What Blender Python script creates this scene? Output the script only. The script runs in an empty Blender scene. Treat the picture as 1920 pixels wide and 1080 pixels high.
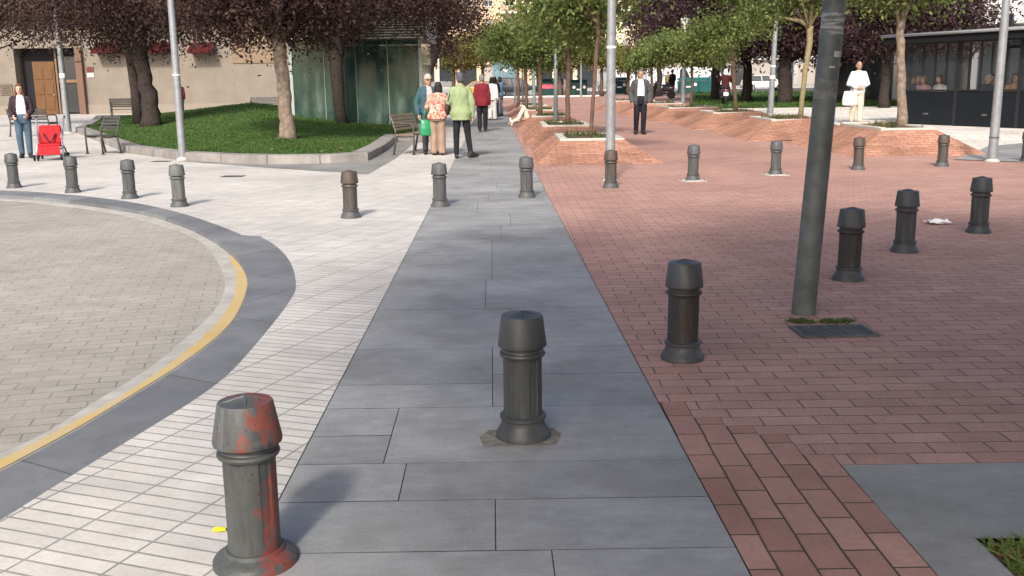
import bpy, bmesh, math, random
import numpy as np
from mathutils import Vector, Matrix, noise as mnoise

SC = bpy.context.scene
COL = SC.collection
PI = math.pi
# ------------------------------------------------------------------ camera
FPX, PITCH, ROLL, CAMH = 1839.87, 0.203074594, -0.0146784359, 1.42      # focal length in pixels of a 1920 wide frame
_F = np.array([0, math.cos(PITCH), -math.sin(PITCH)])
_U0 = np.array([0, math.sin(PITCH), math.cos(PITCH)])
_X0 = np.array([1.0, 0, 0])
_X = math.cos(ROLL) * _X0 + math.sin(ROLL) * _U0
_U = -math.sin(ROLL) * _X0 + math.cos(ROLL) * _U0
cam_d = bpy.data.cameras.new('camera')
cam_d.sensor_width = 36.0
cam_d.lens = 36.0 * FPX / 1920.0
cam_d.clip_start = 0.05
cam_d.clip_end = 2000
cam = bpy.data.objects.new('camera', cam_d)
COL.objects.link(cam)
M = Matrix(((_X[0], _U[0], -_F[0], 0), (_X[1], _U[1], -_F[1], 0), (_X[2], _U[2], -_F[2], CAMH), (0, 0, 0, 1)))
cam.matrix_world = M
SC.camera = cam
# ------------------------------------------------------------------ light
SUN_AZ, SUN_EL = math.radians(79), math.radians(38)                      # direction the light travels on the ground, height of the sun
SUN_STRENGTH, SKY_STRENGTH, EXPOSURE = 2.7, 0.15, 0.62
W = bpy.data.worlds.new('World')
SC.world = W
W.use_nodes = True
_nt = W.node_tree
_bg = _nt.nodes['Background']
_sky = _nt.nodes.new('ShaderNodeTexSky')
_sky.sky_type = 'NISHITA'
_sky.sun_disc = False
_sky.sun_elevation = SUN_EL
_sky.sun_rotation = math.atan2(-math.cos(SUN_AZ), -math.sin(SUN_AZ)) % (2 * PI)
_sky.dust_density = 4.0
_sky.air_density = 0.8
_sky.ozone_density = 0.4
_nt.links.new(_sky.outputs[0], _bg.inputs[0])
_bg.inputs[1].default_value = SKY_STRENGTH
sun_d = bpy.data.lights.new('sun', 'SUN')
sun_d.energy = SUN_STRENGTH
sun_d.angle = math.radians(5.5)
sun_d.color = (1.0, 0.95, 0.87)
sun = bpy.data.objects.new('sun', sun_d)
COL.objects.link(sun)
SUND = Vector((math.cos(SUN_AZ) * math.cos(SUN_EL), math.sin(SUN_AZ) * math.cos(SUN_EL), -math.sin(SUN_EL)))
sun.rotation_euler = SUND.to_track_quat('-Z', 'Y').to_euler()
sun.location = (-5, -20, 30)
SC.view_settings.view_transform = 'Standard'
SC.view_settings.look = 'None'
SC.view_settings.exposure = EXPOSURE
SC.view_settings.gamma = 1.0
SC.render.film_transparent = False
try:
    SC.cycles.use_denoising = True
    SC.cycles.max_bounces = 6
except Exception:
    pass

# ------------------------------------------------------------------ pixels of the survey -> places
def sstep(a, b, t):
    t = min(1.0, max(0.0, (t - a) / (b - a)))
    return t * t * (3 - 2 * t)
def ray(px, py):
    d = _F + (px - 960) / FPX * _X - (py - 540) / FPX * _U
    return d
def G(px, py, z=0.0):
    d = ray(px, py)
    t = (z - CAMH) / d[2]
    return (float(d[0] * t), float(d[1] * t))
def Wp(px, py, y):                                   # the point at distance y down the square
    d = ray(px, py)
    t = y / d[1]
    return Vector((float(d[0] * t), float(y), float(CAMH + d[2] * t)))
def gz(x, y):                                        # lie of the land
    z = 0.0
    if y > 24: z += 0.0075 * (y - 24)
    if y > 20 and x > 7.2: z += 0.15 * sstep(20, 24, y) * sstep(7.2, 9.0, x)
    return z
SURF = [gz]
def surf(x, y):
    return max(f(x, y) for f in SURF)
def hit(px, py, tmin=1.5):
    d = ray(px, py)
    t = tmin
    while t < 200:
        if CAMH + d[2] * t <= surf(d[0] * t, d[1] * t): break
        t += 0.05
    a, b = t - 0.05, t
    for _ in range(20):
        m = (a + b) / 2
        if CAMH + d[2] * m <= surf(d[0] * m, d[1] * m): b = m
        else: a = m
    return Vector((float(d[0] * b), float(d[1] * b), float(CAMH + d[2] * b)))

# ------------------------------------------------------------------ object helpers
def tag(o, label=None, cat=None, group=None, kind=None):
    if label: o['label'] = label
    if cat: o['category'] = cat
    if group: o['group'] = group
    if kind: o['kind'] = kind
    return o
def empty(name, loc=(0, 0, 0), rz=0.0, label=None, cat=None, group=None):
    o = bpy.data.objects.new(name, None)
    o.empty_display_size = 0.1
    COL.objects.link(o)
    o.location = loc
    o.rotation_euler = (0, 0, rz)
    return tag(o, label, cat, group)
def kids(o):
    return [c for c in bpy.data.objects if c.parent is o]
def copy_tree(o, parent=None):
    c = o.copy()
    COL.objects.link(c)
    if parent is not None: c.parent = parent
    for ch in kids(o): copy_tree(ch, c)
    return c
class MB:
    def __init__(s): s.v = []; s.f = []
    def add(s, vs, fs):
        n = len(s.v)
        s.v += [tuple(map(float, p)) for p in vs]
        s.f += [tuple(i + n for i in f) for f in fs]
        return s
    def box(s, c, d, rot=None):
        x, y, z = d[0] / 2, d[1] / 2, d[2] / 2
        vs = [Vector(p) for p in ((-x, -y, -z), (x, -y, -z), (x, y, -z), (-x, y, -z), (-x, -y, z), (x, -y, z), (x, y, z), (-x, y, z))]
        if rot is not None: vs = [rot @ p for p in vs]
        vs = [p + Vector(c) for p in vs]
        return s.add(vs, [(0, 3, 2, 1), (4, 5, 6, 7), (0, 1, 5, 4), (1, 2, 6, 5), (2, 3, 7, 6), (3, 0, 4, 7)])
    def chain(s, pts, rad, n=10, cap=True):
        pts = [Vector(p) for p in pts]
        if not isinstance(rad, (list, tuple)): rad = [rad] * len(pts)
        vs, fs = [], []
        up = None
        for i, p in enumerate(pts):
            t = (pts[min(i + 1, len(pts) - 1)] - pts[max(i - 1, 0)]).normalized()
            if up is None:
                a = Vector((0, 0, 1)) if abs(t.z) < .9 else Vector((1, 0, 0))
                up = t.cross(a).normalized()
            up = (up - t * up.dot(t)).normalized()
            w = t.cross(up)
            for k in range(n):
                q = 2 * PI * k / n
                vs.append(p + (up * math.cos(q) + w * math.sin(q)) * rad[i])
        for i in range(len(pts) - 1):
            for k in range(n):
                k2 = (k + 1) % n
                fs.append((i * n + k, i * n + k2, (i + 1) * n + k2, (i + 1) * n + k))
        if cap:
            fs.append(tuple(range(n - 1, -1, -1)))
            fs.append(tuple((len(pts) - 1) * n + k for k in range(n)))
        return s.add(vs, fs)
    def tube(s, a, b, r0, r1=None, n=10):
        return s.chain([a, b], [r0, r0 if r1 is None else r1], n)
    def lathe(s, prof, n=32, o=(0, 0, 0), mod=None, axis=None):
        vs, fs = [], []
        o = Vector(o)
        for i, (r, z) in enumerate(prof):
            for k in range(n):
                q = 2 * PI * k / n
                rr = r if mod is None else mod(i, q, r, z)
                vs.append(Vector((rr * math.cos(q), rr * math.sin(q), z)))
        if axis is not None: vs = [axis @ p for p in vs]
        vs = [p + o for p in vs]
        for i in range(len(prof) - 1):
            for k in range(n):
                k2 = (k + 1) % n
                fs.append((i * n + k, i * n + k2, (i + 1) * n + k2, (i + 1) * n + k))
        fs.append(tuple(range(n - 1, -1, -1)))
        fs.append(tuple((len(prof) - 1) * n + k for k in range(n)))
        return s.add(vs, fs)
    def ell(s, c, r, rot=None, n=14, m=9):
        vs, fs = [], []
        R3 = Vector(r) if isinstance(r, (tuple, list, Vector)) else Vector((r, r, r))
        for i in range(1, m):
            t = PI * i / m
            for k in range(n):
                q = 2 * PI * k / n
                vs.append(Vector((R3.x * math.sin(t) * math.cos(q), R3.y * math.sin(t) * math.sin(q), R3.z * math.cos(t))))
        vs.append(Vector((0, 0, R3.z))); vs.append(Vector((0, 0, -R3.z)))
        if rot is not None: vs = [rot @ p for p in vs]
        vs = [p + Vector(c) for p in vs]
        T, B = len(vs) - 2, len(vs) - 1
        for i in range(m - 2):
            for k in range(n):
                k2 = (k + 1) % n
                fs.append((i * n + k, (i + 1) * n + k, (i + 1) * n + k2, i * n + k2))
        for k in range(n):
            k2 = (k + 1) % n
            fs.append((T, k, k2)); fs.append((B, (m - 2) * n + k2, (m - 2) * n + k))
        return s.add(vs, fs)
    def cap(s, a, b, r0, r1):                         # tapered capsule
        s.tube(a, b, r0, r1, 14)
        s.ell(a, r0); s.ell(b, r1)
        return s
    def rings(s, rs, n=20):                           # rs: (centre, rx, ry) level rings
        vs, fs = [], []
        for c, rx, ry in rs:
            for k in range(n):
                q = 2 * PI * k / n
                vs.append(Vector(c) + Vector((rx * math.cos(q), ry * math.sin(q), 0)))
        for i in range(len(rs) - 1):
            for k in range(n):
                k2 = (k + 1) % n
                fs.append((i * n + k, i * n + k2, (i + 1) * n + k2, (i + 1) * n + k))
        fs.append(tuple(range(n - 1, -1, -1)))
        fs.append(tuple((len(rs) - 1) * n + k for k in range(n)))
        return s.add(vs, fs)
    def prism(s, poly, z0, z1, xf=None):
        n = len(poly)
        vs = [Vector((p[0], p[1], z0)) for p in poly] + [Vector((p[0], p[1], z1)) for p in poly]
        if xf is not None: vs = [xf @ p for p in vs]
        fs = [tuple(range(n - 1, -1, -1)), tuple(range(n, 2 * n))]
        fs += [(i, (i + 1) % n, n + (i + 1) % n, n + i) for i in range(n)]
        return s.add(vs, fs)
    def mesh(s, name):
        me = bpy.data.meshes.new(name)
        me.from_pydata(s.v, [], s.f)
        bm = bmesh.new(); bm.from_mesh(me)
        bmesh.ops.recalc_face_normals(bm, faces=bm.faces)
        bm.to_mesh(me); bm.free()
        return me
    def build(s, name, mat, parent=None, smooth=False, bevel=0.0, auto=None, seg=2):
        me = s.mesh(name)
        if bevel:
            bm = bmesh.new(); bm.from_mesh(me)
            es = [e for e in bm.edges if len(e.link_faces) == 2 and e.calc_face_angle(0) > 0.5]
            bmesh.ops.bevel(bm, geom=es, offset=bevel, segments=seg, affect='EDGES', profile=0.5, clamp_overlap=True)
            bm.to_mesh(me); bm.free()
        if smooth:
            for p in me.polygons: p.use_smooth = True
            if auto:
                try: me.set_sharp_from_angle(angle=auto)
                except Exception: pass
        me.materials.append(mat)
        o = bpy.data.objects.new(name, me)
        COL.objects.link(o)
        if parent is not None: o.parent = parent
        return o
def np_mesh(name, V, F, mat, parent=None):           # F: (n,4) quads or (n,3)
    me = bpy.data.meshes.new(name)
    k = F.shape[1]
    me.vertices.add(len(V)); me.vertices.foreach_set('co', V.astype(np.float32).ravel())
    me.loops.add(F.size); me.loops.foreach_set('vertex_index', F.astype(np.int32).ravel())
    me.polygons.add(len(F))
    me.polygons.foreach_set('loop_start', np.arange(0, F.size, k, dtype=np.int32))
    me.polygons.foreach_set('loop_total', np.full(len(F), k, dtype=np.int32))
    me.update(calc_edges=True); me.validate()
    me.materials.append(mat)
    o = bpy.data.objects.new(name, me)
    COL.objects.link(o)
    if parent is not None: o.parent = parent
    return o
def remesh(mb, name, mat, parent, voxel=0.01, smooth=3, cut=None, fac=0.5):
    me = mb.mesh(name + '_src')
    o = bpy.data.objects.new(name + '_src', me)
    COL.objects.link(o)
    r = o.modifiers.new('r', 'REMESH'); r.mode = 'VOXEL'; r.voxel_size = voxel
    if smooth:
        m = o.modifiers.new('s', 'SMOOTH'); m.factor = fac; m.iterations = smooth
    dg = bpy.context.evaluated_depsgraph_get()
    me2 = bpy.data.meshes.new_from_object(o.evaluated_get(dg))
    bpy.data.objects.remove(o); bpy.data.meshes.remove(me)
    me2.name = name
    if cut is not None:
        bm = bmesh.new(); bm.from_mesh(me2)
        bmesh.ops.delete(bm, geom=[v for v in bm.verts if cut(v.co)], context='VERTS')
        bm.to_mesh(me2); bm.free()
    for p in me2.polygons: p.use_smooth = True
    me2.materials.clear(); me2.materials.append(mat)
    ob = bpy.data.objects.new(name, me2)
    COL.objects.link(ob)
    if parent is not None: ob.parent = parent
    return ob

# ------------------------------------------------------------------ materials
def srgb(r, g, b):
    f = lambda c: (c / 255 / 12.92) if c / 255 <= 0.04045 else ((c / 255 + 0.055) / 1.055) ** 2.4
    return (f(r), f(g), f(b), 1)
class NT:
    def __init__(s, name, rough=0.7, spec=0.3, metal=0.0):
        s.m = bpy.data.materials.new(name); s.m.use_nodes = True
        s.t = s.m.node_tree; s.b = s.t.nodes['Principled BSDF']
        s.b.inputs['Roughness'].default_value = rough
        s.b.inputs['Metallic'].default_value = metal
        if 'Specular IOR Level' in s.b.inputs: s.b.inputs['Specular IOR Level'].default_value = spec
    def n(s, typ, **kw):
        nd = s.t.nodes.new('ShaderNode' + typ)
        for k, v in kw.items():
            if k in nd.inputs: nd.inputs[k].default_value = v
            else: setattr(nd, k, v)
        return nd
    def l(s, a, b): s.t.links.new(a, b)
    def coord(s, rot=0.0, scale=(1, 1, 1), loc=(0, 0, 0), kind='Object'):
        tc = s.n('TexCoord'); mp = s.n('Mapping')
        mp.inputs['Rotation'].default_value = (0, 0, rot); mp.inputs['Scale'].default_value = scale; mp.inputs['Location'].default_value = loc
        s.l(tc.outputs[kind], mp.inputs['Vector'])
        return mp.outputs['Vector']
    def noise(s, vec, scale, detail=4, rough=0.6):
        nd = s.n('TexNoise'); nd.inputs['Scale'].default_value = scale; nd.inputs['Detail'].default_value = detail; nd.inputs['Roughness'].default_value = rough
        if vec is not None: s.l(vec, nd.inputs['Vector'])
        return nd.outputs['Fac']
    def ramp(s, fac, stops):
        r = s.n('ValToRGB')
        e = r.color_ramp.elements
        while len(e) < len(stops): e.new(0.5)
        for i, (p, c) in enumerate(stops):
            e[i].position = p; e[i].color = c if len(c) == 4 else (*c, 1)
        s.l(fac, r.inputs['Fac'])
        return r.outputs['Color']
    def mix(s, fac, a, b, mode='MIX'):
        m = s.n('Mix', data_type='RGBA', blend_type=mode)
        for sock, v in ((m.inputs[0], fac), (m.inputs[6], a), (m.inputs[7], b)):
            if hasattr(v, 'links') or isinstance(v, bpy.types.NodeSocket): s.l(v, sock)
            else: sock.default_value = v
        return m.outputs[2]
    def bump(s, h, strength=0.3, dist=0.01):
        b = s.n('Bump'); b.inputs['Strength'].default_value = strength; b.inputs['Distance'].default_value = dist
        s.l(h, b.inputs['Height']); s.l(b.outputs['Normal'], s.b.inputs['Normal'])
    def col(s, c):
        if isinstance(c, bpy.types.NodeSocket): s.l(c, s.b.inputs['Base Color'])
        else: s.b.inputs['Base Color'].default_value = c
        return s
def gray(v): return (v, v, v, 1)
def mat_plain(name, c, rough=0.6, spec=0.3, metal=0.0, var=0.15, scale=20.0, bump=0.0):
    k = NT(name, rough, spec, metal)
    v = k.coord()
    f = k.noise(v, scale)
    a = tuple(x * (1 - var) for x in c[:3]) + (1,); b = tuple(min(1, x * (1 + var)) for x in c[:3]) + (1,)
    k.col(k.ramp(f, [(0.3, a), (0.7, b)]))
    if bump: k.bump(f, bump, 0.004)
    return k.m
def mat_bricks(name, c1, c2, mortar, bw, bh, rot, ms=0.005, offset=0.5, dirt=0.25, dirt_scale=0.6, rough=0.85, bump=0.5, freq=2, squash=1.0, sfreq=1, grit=0.12, bias=0.0, msm=0.1, wobble=0.004, spec=0.2, loc=(0, 0, 0), jdirt=.8):
    k = NT(name, rough, spec)
    v0 = k.coord()
    v = k.coord(rot, loc=loc)
    nz = k.n('TexNoise'); nz.inputs['Scale'].default_value = 3.0; nz.inputs['Detail'].default_value = 3
    k.l(v0, nz.inputs['Vector'])
    sub = k.n('VectorMath', operation='SUBTRACT'); sub.inputs[1].default_value = (.5, .5, .5)
    k.l(nz.outputs['Color'], sub.inputs[0])
    sc = k.n('VectorMath', operation='SCALE'); sc.inputs['Scale'].default_value = wobble * 4
    k.l(sub.outputs[0], sc.inputs[0])
    ad = k.n('VectorMath', operation='ADD'); k.l(v, ad.inputs[0]); k.l(sc.outputs[0], ad.inputs[1])
    b = k.n('TexBrick')
    b.offset = offset; b.offset_frequency = freq; b.squash = squash; b.squash_frequency = sfreq
    b.inputs['Scale'].default_value = 1.0
    b.inputs['Brick Width'].default_value = bw; b.inputs['Row Height'].default_value = bh
    b.inputs['Mortar Size'].default_value = ms; b.inputs['Mortar Smooth'].default_value = msm; b.inputs['Bias'].default_value = bias
    b.inputs['Color1'].default_value = c1; b.inputs['Color2'].default_value = c2; b.inputs['Mortar'].default_value = mortar
    k.l(ad.outputs[0], b.inputs['Vector'])
    big = k.noise(v0, dirt_scale, 5, 0.65)
    d1 = k.ramp(big, [(0.3, gray(1 - dirt)), (0.62, gray(1.0 + dirt * .35))])
    fine = k.noise(v0, 55, 3, 0.7)
    d2 = k.ramp(fine, [(0.25, gray(1 - grit)), (0.75, gray(1 + grit))])
    jd = k.n('Math', operation='MULTIPLY'); k.l(b.outputs['Fac'], jd.inputs[0]); k.l(k.ramp(k.noise(v0, 2.6, 4, .7), [(.48, gray(0)), (.62, gray(jdirt))]), jd.inputs[1])
    c = k.mix(jd.outputs[0], b.outputs['Color'], (.055, .06, .04, 1))
    c = k.mix(1.0, c, d1, 'MULTIPLY')
    c = k.mix(1.0, c, d2, 'MULTIPLY')
    mid = k.noise(v0, 4.5, 6, 0.7)
    c = k.mix(1.0, c, k.ramp(mid, [(0.3, gray(1 - dirt * .6)), (0.7, gray(1 + dirt * .4))]), 'MULTIPLY')
    k.col(c)
    inv = k.n('Math', operation='SUBTRACT'); inv.inputs[0].default_value = 1.0; k.l(b.outputs['Fac'], inv.inputs[1])
    mx = k.n('Math', operation='MULTIPLY_ADD'); k.l(fine, mx.inputs[0]); mx.inputs[1].default_value = 0.25; k.l(inv.outputs[0], mx.inputs[2])
    k.bump(mx.outputs[0], bump, 0.006)
    return k.m
def mat_leaf(name, dark, light, trans=0.35, scale=0.9):
    k = NT(name, 0.6, 0.25)
    geo = k.n('NewGeometry')
    f = k.noise(k.coord(), scale, 3, 0.6)
    a = k.n('Math', operation='MULTIPLY_ADD'); k.l(geo.outputs['Random Per Island'], a.inputs[0]); a.inputs[1].default_value = 0.55
    sb = k.n('Math', operation='SUBTRACT'); k.l(f, sb.inputs[0]); sb.inputs[1].default_value = 0.28
    k.l(sb.outputs[0], a.inputs[2])
    c = k.ramp(a.outputs[0], [(0.1, dark), (0.85, light)])
    k.col(c)
    tr = k.n('BsdfTranslucent'); k.l(c, tr.inputs['Color'])
    ms = k.n('MixShader'); ms.inputs[0].default_value = trans
    k.l(k.b.outputs[0], ms.inputs[1]); k.l(tr.outputs[0], ms.inputs[2])
    out = k.t.nodes['Material Output']; k.l(ms.outputs[0], out.inputs['Surface'])
    return k.m
def mat_glass(name, tint, rough=0.04, alpha=0.55):
    k = NT(name, rough, 0.5)
    k.col(tint)
    k.b.inputs['Alpha'].default_value = alpha
    k.b.inputs['IOR'].default_value = 1.5
    return k.m

# ------------------------------------------------------------------ the setting: ground sheets
MT = {}
MT['soil'] = mat_plain('soil', (0.10, 0.075, 0.05), 0.95, 0.1, var=.4, scale=30, bump=.6)
MT['ground'] = mat_plain('ground_earth', (0.22, 0.20, 0.18), 0.95, 0.1, var=.2, scale=.6)
MT['asphalt'] = mat_plain('asphalt', (0.085, 0.085, 0.09), 0.9, 0.2, var=.25, scale=3)
MT['concrete'] = mat_plain('concrete', (0.36, 0.34, 0.31), 0.9, 0.2, var=.2, scale=5, bump=.25)
MT['kerbstone'] = mat_bricks('kerbstone', (0.25, .235, .22, 1), (.29, .27, .25, 1), (.12, .11, .10, 1), 1.05, 30, 0.0, ms=.012, dirt=.3, dirt_scale=1.5)
def lin(f): return f
xl = lambda y: -0.785 - 0.0160 * y                    # left and right edge of the slate path
xr = lambda y: 0.745 - 0.0195 * y
PATH_ANG = math.radians(1.0)
def slate_mat(name, lo, hi, spots=True):
    k = NT(name, .62, .3)
    v = k.coord()
    geo = k.n('NewGeometry')
    base = k.ramp(geo.outputs['Random Per Island'], [(0, lo), (.5, tuple((a + b_) / 2 for a, b_ in zip(lo, hi))), (1, hi)])
    st = k.coord(scale=(1, 2.2, 1))
    c = k.mix(1.0, base, k.ramp(k.noise(v, .9, 7, .68), [(.30, gray(.64)), (.52, gray(1.0)), (.72, gray(1.22))]), 'MULTIPLY')
    c = k.mix(1.0, c, k.ramp(k.noise(st, 7, 7, .75), [(.28, gray(.84)), (.72, gray(1.13))]), 'MULTIPLY')
    c = k.mix(k.ramp(k.noise(v, 1.7, 5, .6), [(.50, gray(0)), (.74, gray(.55))]), c, (.17, .155, .125, 1))
    c = k.mix(1.0, c, k.ramp(k.noise(v, 90, 3, .7), [(.25, gray(.88)), (.75, gray(1.12))]), 'MULTIPLY')
    if spots:
        for sc_, thr, col_ in ((5.3, .055, (.33, .325, .31, 1)), (4.1, .05, (.07, .07, .068, 1)), (17, .10, (.36, .35, .33, 1))):
            vo = k.n('TexVoronoi'); vo.inputs['Scale'].default_value = sc_; k.l(v, vo.inputs['Vector'])
            sepc = k.n('SeparateColor'); k.l(vo.outputs['Color'], sepc.inputs[0])
            th = k.n('Math', operation='MULTIPLY'); k.l(sepc.outputs[0], th.inputs[0]); th.inputs[1].default_value = thr * (2.2 if sc_ < 10 else 1.2)
            su = k.n('Math', operation='SUBTRACT'); k.l(th.outputs[0], su.inputs[0]); su.inputs[1].default_value = thr * (1.2 if sc_ < 10 else .95)
            lt = k.n('Math', operation='LESS_THAN'); k.l(vo.outputs['Distance'], lt.inputs[0]); k.l(su.outputs[0], lt.inputs[1])
            ml = k.n('Math', operation='MULTIPLY'); k.l(lt.outputs[0], ml.inputs[0]); ml.inputs[1].default_value = .45
            c = k.mix(ml.outputs[0], c, col_)
    k.col(c)
    h = k.noise(st, 24, 6, .75)
    k.bump(h, .30, .004)
    return k.m
MT['slate'] = slate_mat('slate_slab', (.258, .26, .256, 1), (.312, .314, .308, 1))
MT['white_paver'] = mat_bricks('white_paver', (.50, .475, .44, 1), (.58, .552, .513, 1), (.295, .28, .26, 1), .30, .076, math.radians(-70 + 90), ms=.005, jdirt=.2, offset=0.0, dirt=.20, dirt_scale=.45, rough=.9, bump=.7, wobble=.001, grit=.1)
MT['brick_paver'] = mat_bricks('brick_paver', (.385, .222, .180, 1), (.448, .270, .220, 1), (.15, .098, .08, 1), .232, .112, 0.0, ms=.0036, grit=.18, offset=.5, dirt=.22, dirt_scale=.35, bump=.6, wobble=.0025, loc=(.1, -.0179, 0))
MT['brick_paver_long'] = mat_bricks('brick_paver_long', (.33, .180, .140, 1), (.43, .25, .20, 1), (.10, .066, .058, 1), .232, .1135, math.radians(90), ms=.0042, offset=.5, dirt=.25, dirt_scale=.6, bump=.6, wobble=.003, loc=(.02, .014, 0))
MT['brick_mound'] = mat_bricks('brick_mound', (.36, .178, .118, 1), (.48, .252, .172, 1), (.17, .10, .075, 1), .24, .10, 0, ms=.006, offset=.5, dirt=.36, dirt_scale=.5, bump=.5, wobble=.004)
MT['sett'] = mat_bricks('granite_sett', (.318, .297, .264, 1), (.348, .326, .291, 1), (.265, .246, .214, 1), .20, .105, math.radians(-14), ms=.005, jdirt=.35, offset=.5, dirt=.22, dirt_scale=.35, bump=.6, wobble=.008, grit=.12)
MT['slate_band'] = mat_bricks('slate_band', (.15, .155, .162, 1), (.20, .207, .214, 1), (.10, .10, .10, 1), .9, 1.1, math.radians(30), ms=.006, offset=.4, dirt=.28, dirt_scale=1.2, rough=.65, bump=.25, wobble=.001, spec=.35)
MT['gutter'] = mat_plain('gutter_concrete', (.37, .355, .325), .85, .2, var=.18, scale=6, bump=.2)
def yellow():
    k = NT('worn_yellow_paint', .7, .3)
    v = k.coord()
    f = k.noise(v, 5, 6, .75)
    y = k.ramp(k.noise(v, 1.4, 3, .5), [(.3, (.47, .315, .085, 1)), (.7, (.50, .37, .16, 1))])
    c = k.mix(k.ramp(f, [(.40, gray(1)), (.62, gray(.0))]), (.42, .39, .33, 1), y)
    c = k.mix(.55, c, y)
    k.col(c); return k.m
MT['yellow'] = yellow()
MT['slate_grey'] = slate_mat('slate_frame', (.225, .222, .208, 1), (.265, .262, .248, 1))
MT['lawn'] = mat_plain('lawn_soil', (.055, .105, .025), .95, .1, var=.4, scale=4, bump=.4)

def sheet(name, poly, mat, dz=0.0, zf=gz, cuts_y=(), cuts_x=(), kind='structure', thick=0.0, parent=None):
    bm = bmesh.new()
    vs = [bm.verts.new((p[0], p[1], 0)) for p in poly]
    f = bm.faces.new(vs)
    bm.normal_update()
    if f.normal.z < 0: f.normal_flip()
    bmesh.ops.triangulate(bm, faces=bm.faces[:])
    for y in cuts_y:
        bmesh.ops.bisect_plane(bm, geom=bm.verts[:] + bm.edges[:] + bm.faces[:], plane_co=(0, y, 0), plane_no=(0, 1, 0))
    for x in cuts_x:
        bmesh.ops.bisect_plane(bm, geom=bm.verts[:] + bm.edges[:] + bm.faces[:], plane_co=(x, 0, 0), plane_no=(1, 0, 0))
    bmesh.ops.recalc_face_normals(bm, faces=bm.faces)
    for f in bm.faces:
        if f.normal.z < 0: f.normal_flip()
    for v in bm.verts: v.co.z = zf(v.co.x, v.co.y) + dz
    if thick:
        r = bmesh.ops.extrude_edge_only(bm, edges=[e for e in bm.edges if len(e.link_faces) == 1])
        for v in [g for g in r['geom'] if isinstance(g, bmesh.types.BMVert)]: v.co.z -= thick
        bmesh.ops.recalc_face_normals(bm, faces=bm.faces)
    me = bpy.data.meshes.new(name); bm.to_mesh(me); bm.free()
    me.materials.append(mat)
    o = bpy.data.objects.new(name, me); COL.objects.link(o)
    if parent is not None: o.parent = parent
    elif kind: o['kind'] = kind
    return o
def ext(p, q, k=(.6, 1.6, 3.2, 6)):               # carry a contour straight on beyond the frame
    dx, dy = q[0] - p[0], q[1] - p[1]; m = math.hypot(dx, dy)
    return [(q[0] + dx / m * t, q[1] + dy / m * t) for t in k]
def spline(pts, n=6):
    out = []
    P = [Vector((p[0], p[1], 0)) for p in pts]
    for i in range(len(P) - 1):
        p0, p1, p2, p3 = P[max(i - 1, 0)], P[i], P[i + 1], P[min(i + 2, len(P) - 1)]
        for k in range(n):
            t = k / n
            q = 0.5 * ((2 * p1) + (-p0 + p2) * t + (2 * p0 - 5 * p1 + 4 * p2 - p3) * t * t + (-p0 + 3 * p1 - 3 * p2 + p3) * t ** 3)
            out.append((q.x, q.y))
    out.append((P[-1].x, P[-1].y))
    return out
CY = (20, 21, 22, 23, 24)
CX = (7.2, 7.65, 8.1, 8.55, 9.0)
sheet('ground', [(-400, -60), (400, -60), (400, 500), (-400, 500)], MT['ground'], dz=-0.35, cuts_y=(24,), zf=lambda x, y: 0.0075 * max(0, min(y, 140) - 24))
# contours of the turning circle, read off the survey
outer1 = spline([(-16, 9.5), (-12, 13.4), (-9.2, 14.9)] + [G(*p) for p in [(0, 357), (120, 364), (240, 378), (330, 397), (400, 419), (455, 441)]])
outer2 = spline([G(*p) for p in [(488, 443), (520, 463), (545, 493), (555, 533), (545, 562), (505, 615), (440, 690), (380, 739), (300, 790), (200, 851), (100, 913), (0, 976)]] + ext(G(130, 894), G(0, 976)))
inner = spline([(-15.8, 9.2), (-11.9, 13.0), (-9.1, 14.45)] + [G(*p) for p in [(0, 366), (130, 376), (260, 395), (330, 414), (380, 435), (420, 460), (450, 489), (464, 520), (460, 556), (438, 600), (400, 640), (330, 692), (240, 748), (140, 808), (0, 884)]] + ext(G(140, 808), G(0, 884)))
ZR = -0.045
gut_o = spline([(-15.8, 9.2), (-11.9, 13.0), (-9.1, 14.45)] + [G(px, py, ZR) for px, py in [(0, 366), (130, 376), (260, 395), (330, 414), (380, 435), (420, 460), (450, 489), (464, 520), (460, 556), (438, 600), (400, 640), (330, 692), (240, 748), (140, 808), (0, 884)]] + ext(G(140, 808, ZR), G(0, 884, ZR)))
gut_i = spline([(-15.4, 8.9), (-11.7, 12.6), (-9.0, 14.1)] + [G(px, py, ZR) for px, py in [(0, 375), (120, 386), (220, 401), (300, 421), (360, 443), (395, 471), (415, 505), (422, 535), (414, 562), (395, 590), (350, 632), (280, 690), (180, 752), (90, 808), (0, 853)]] + ext(G(130, 781, ZR), G(0, 853, ZR)))
yel_i = spline([G(px, py, ZR) for px, py in [(428, 478), (436, 497), (443, 524), (438, 557), (418, 592), (371, 641), (302, 694), (212, 752), (105, 810), (0, 864)]] + ext(G(140, 790, ZR), G(0, 864, ZR)))
yel_o = spline([G(px, py, ZR) for px, py in [(442, 480), (452, 493), (463, 520), (459, 556), (437, 600), (400, 638), (330, 690), (240, 746), (140, 806), (0, 882)]] + ext(G(140, 806, ZR), G(0, 882, ZR)))
ring_o = outer1 + outer2
sheet('kerb', ring_o + inner[::-1], MT['slate_band'], dz=0.0, thick=0.08)
sheet('gutter', gut_o + gut_i[::-1], MT['gutter'], dz=ZR, thick=.02)
sheet('yellow_line', yel_o + yel_i[::-1], MT['yellow'], dz=ZR + .004)
sheet('road', gut_i + [(gut_i[-1][0], -8), (-60, -8), (-60, 8.9)], MT['sett'], dz=ZR - .006)
YP = 62.0
sheet('pavement', ring_o + [(ring_o[-1][0], -8), (xl(-8), -8), (xl(YP), YP), (-70, YP), (-70, 9.5)], MT['white_paver'], cuts_y=CY)
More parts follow.
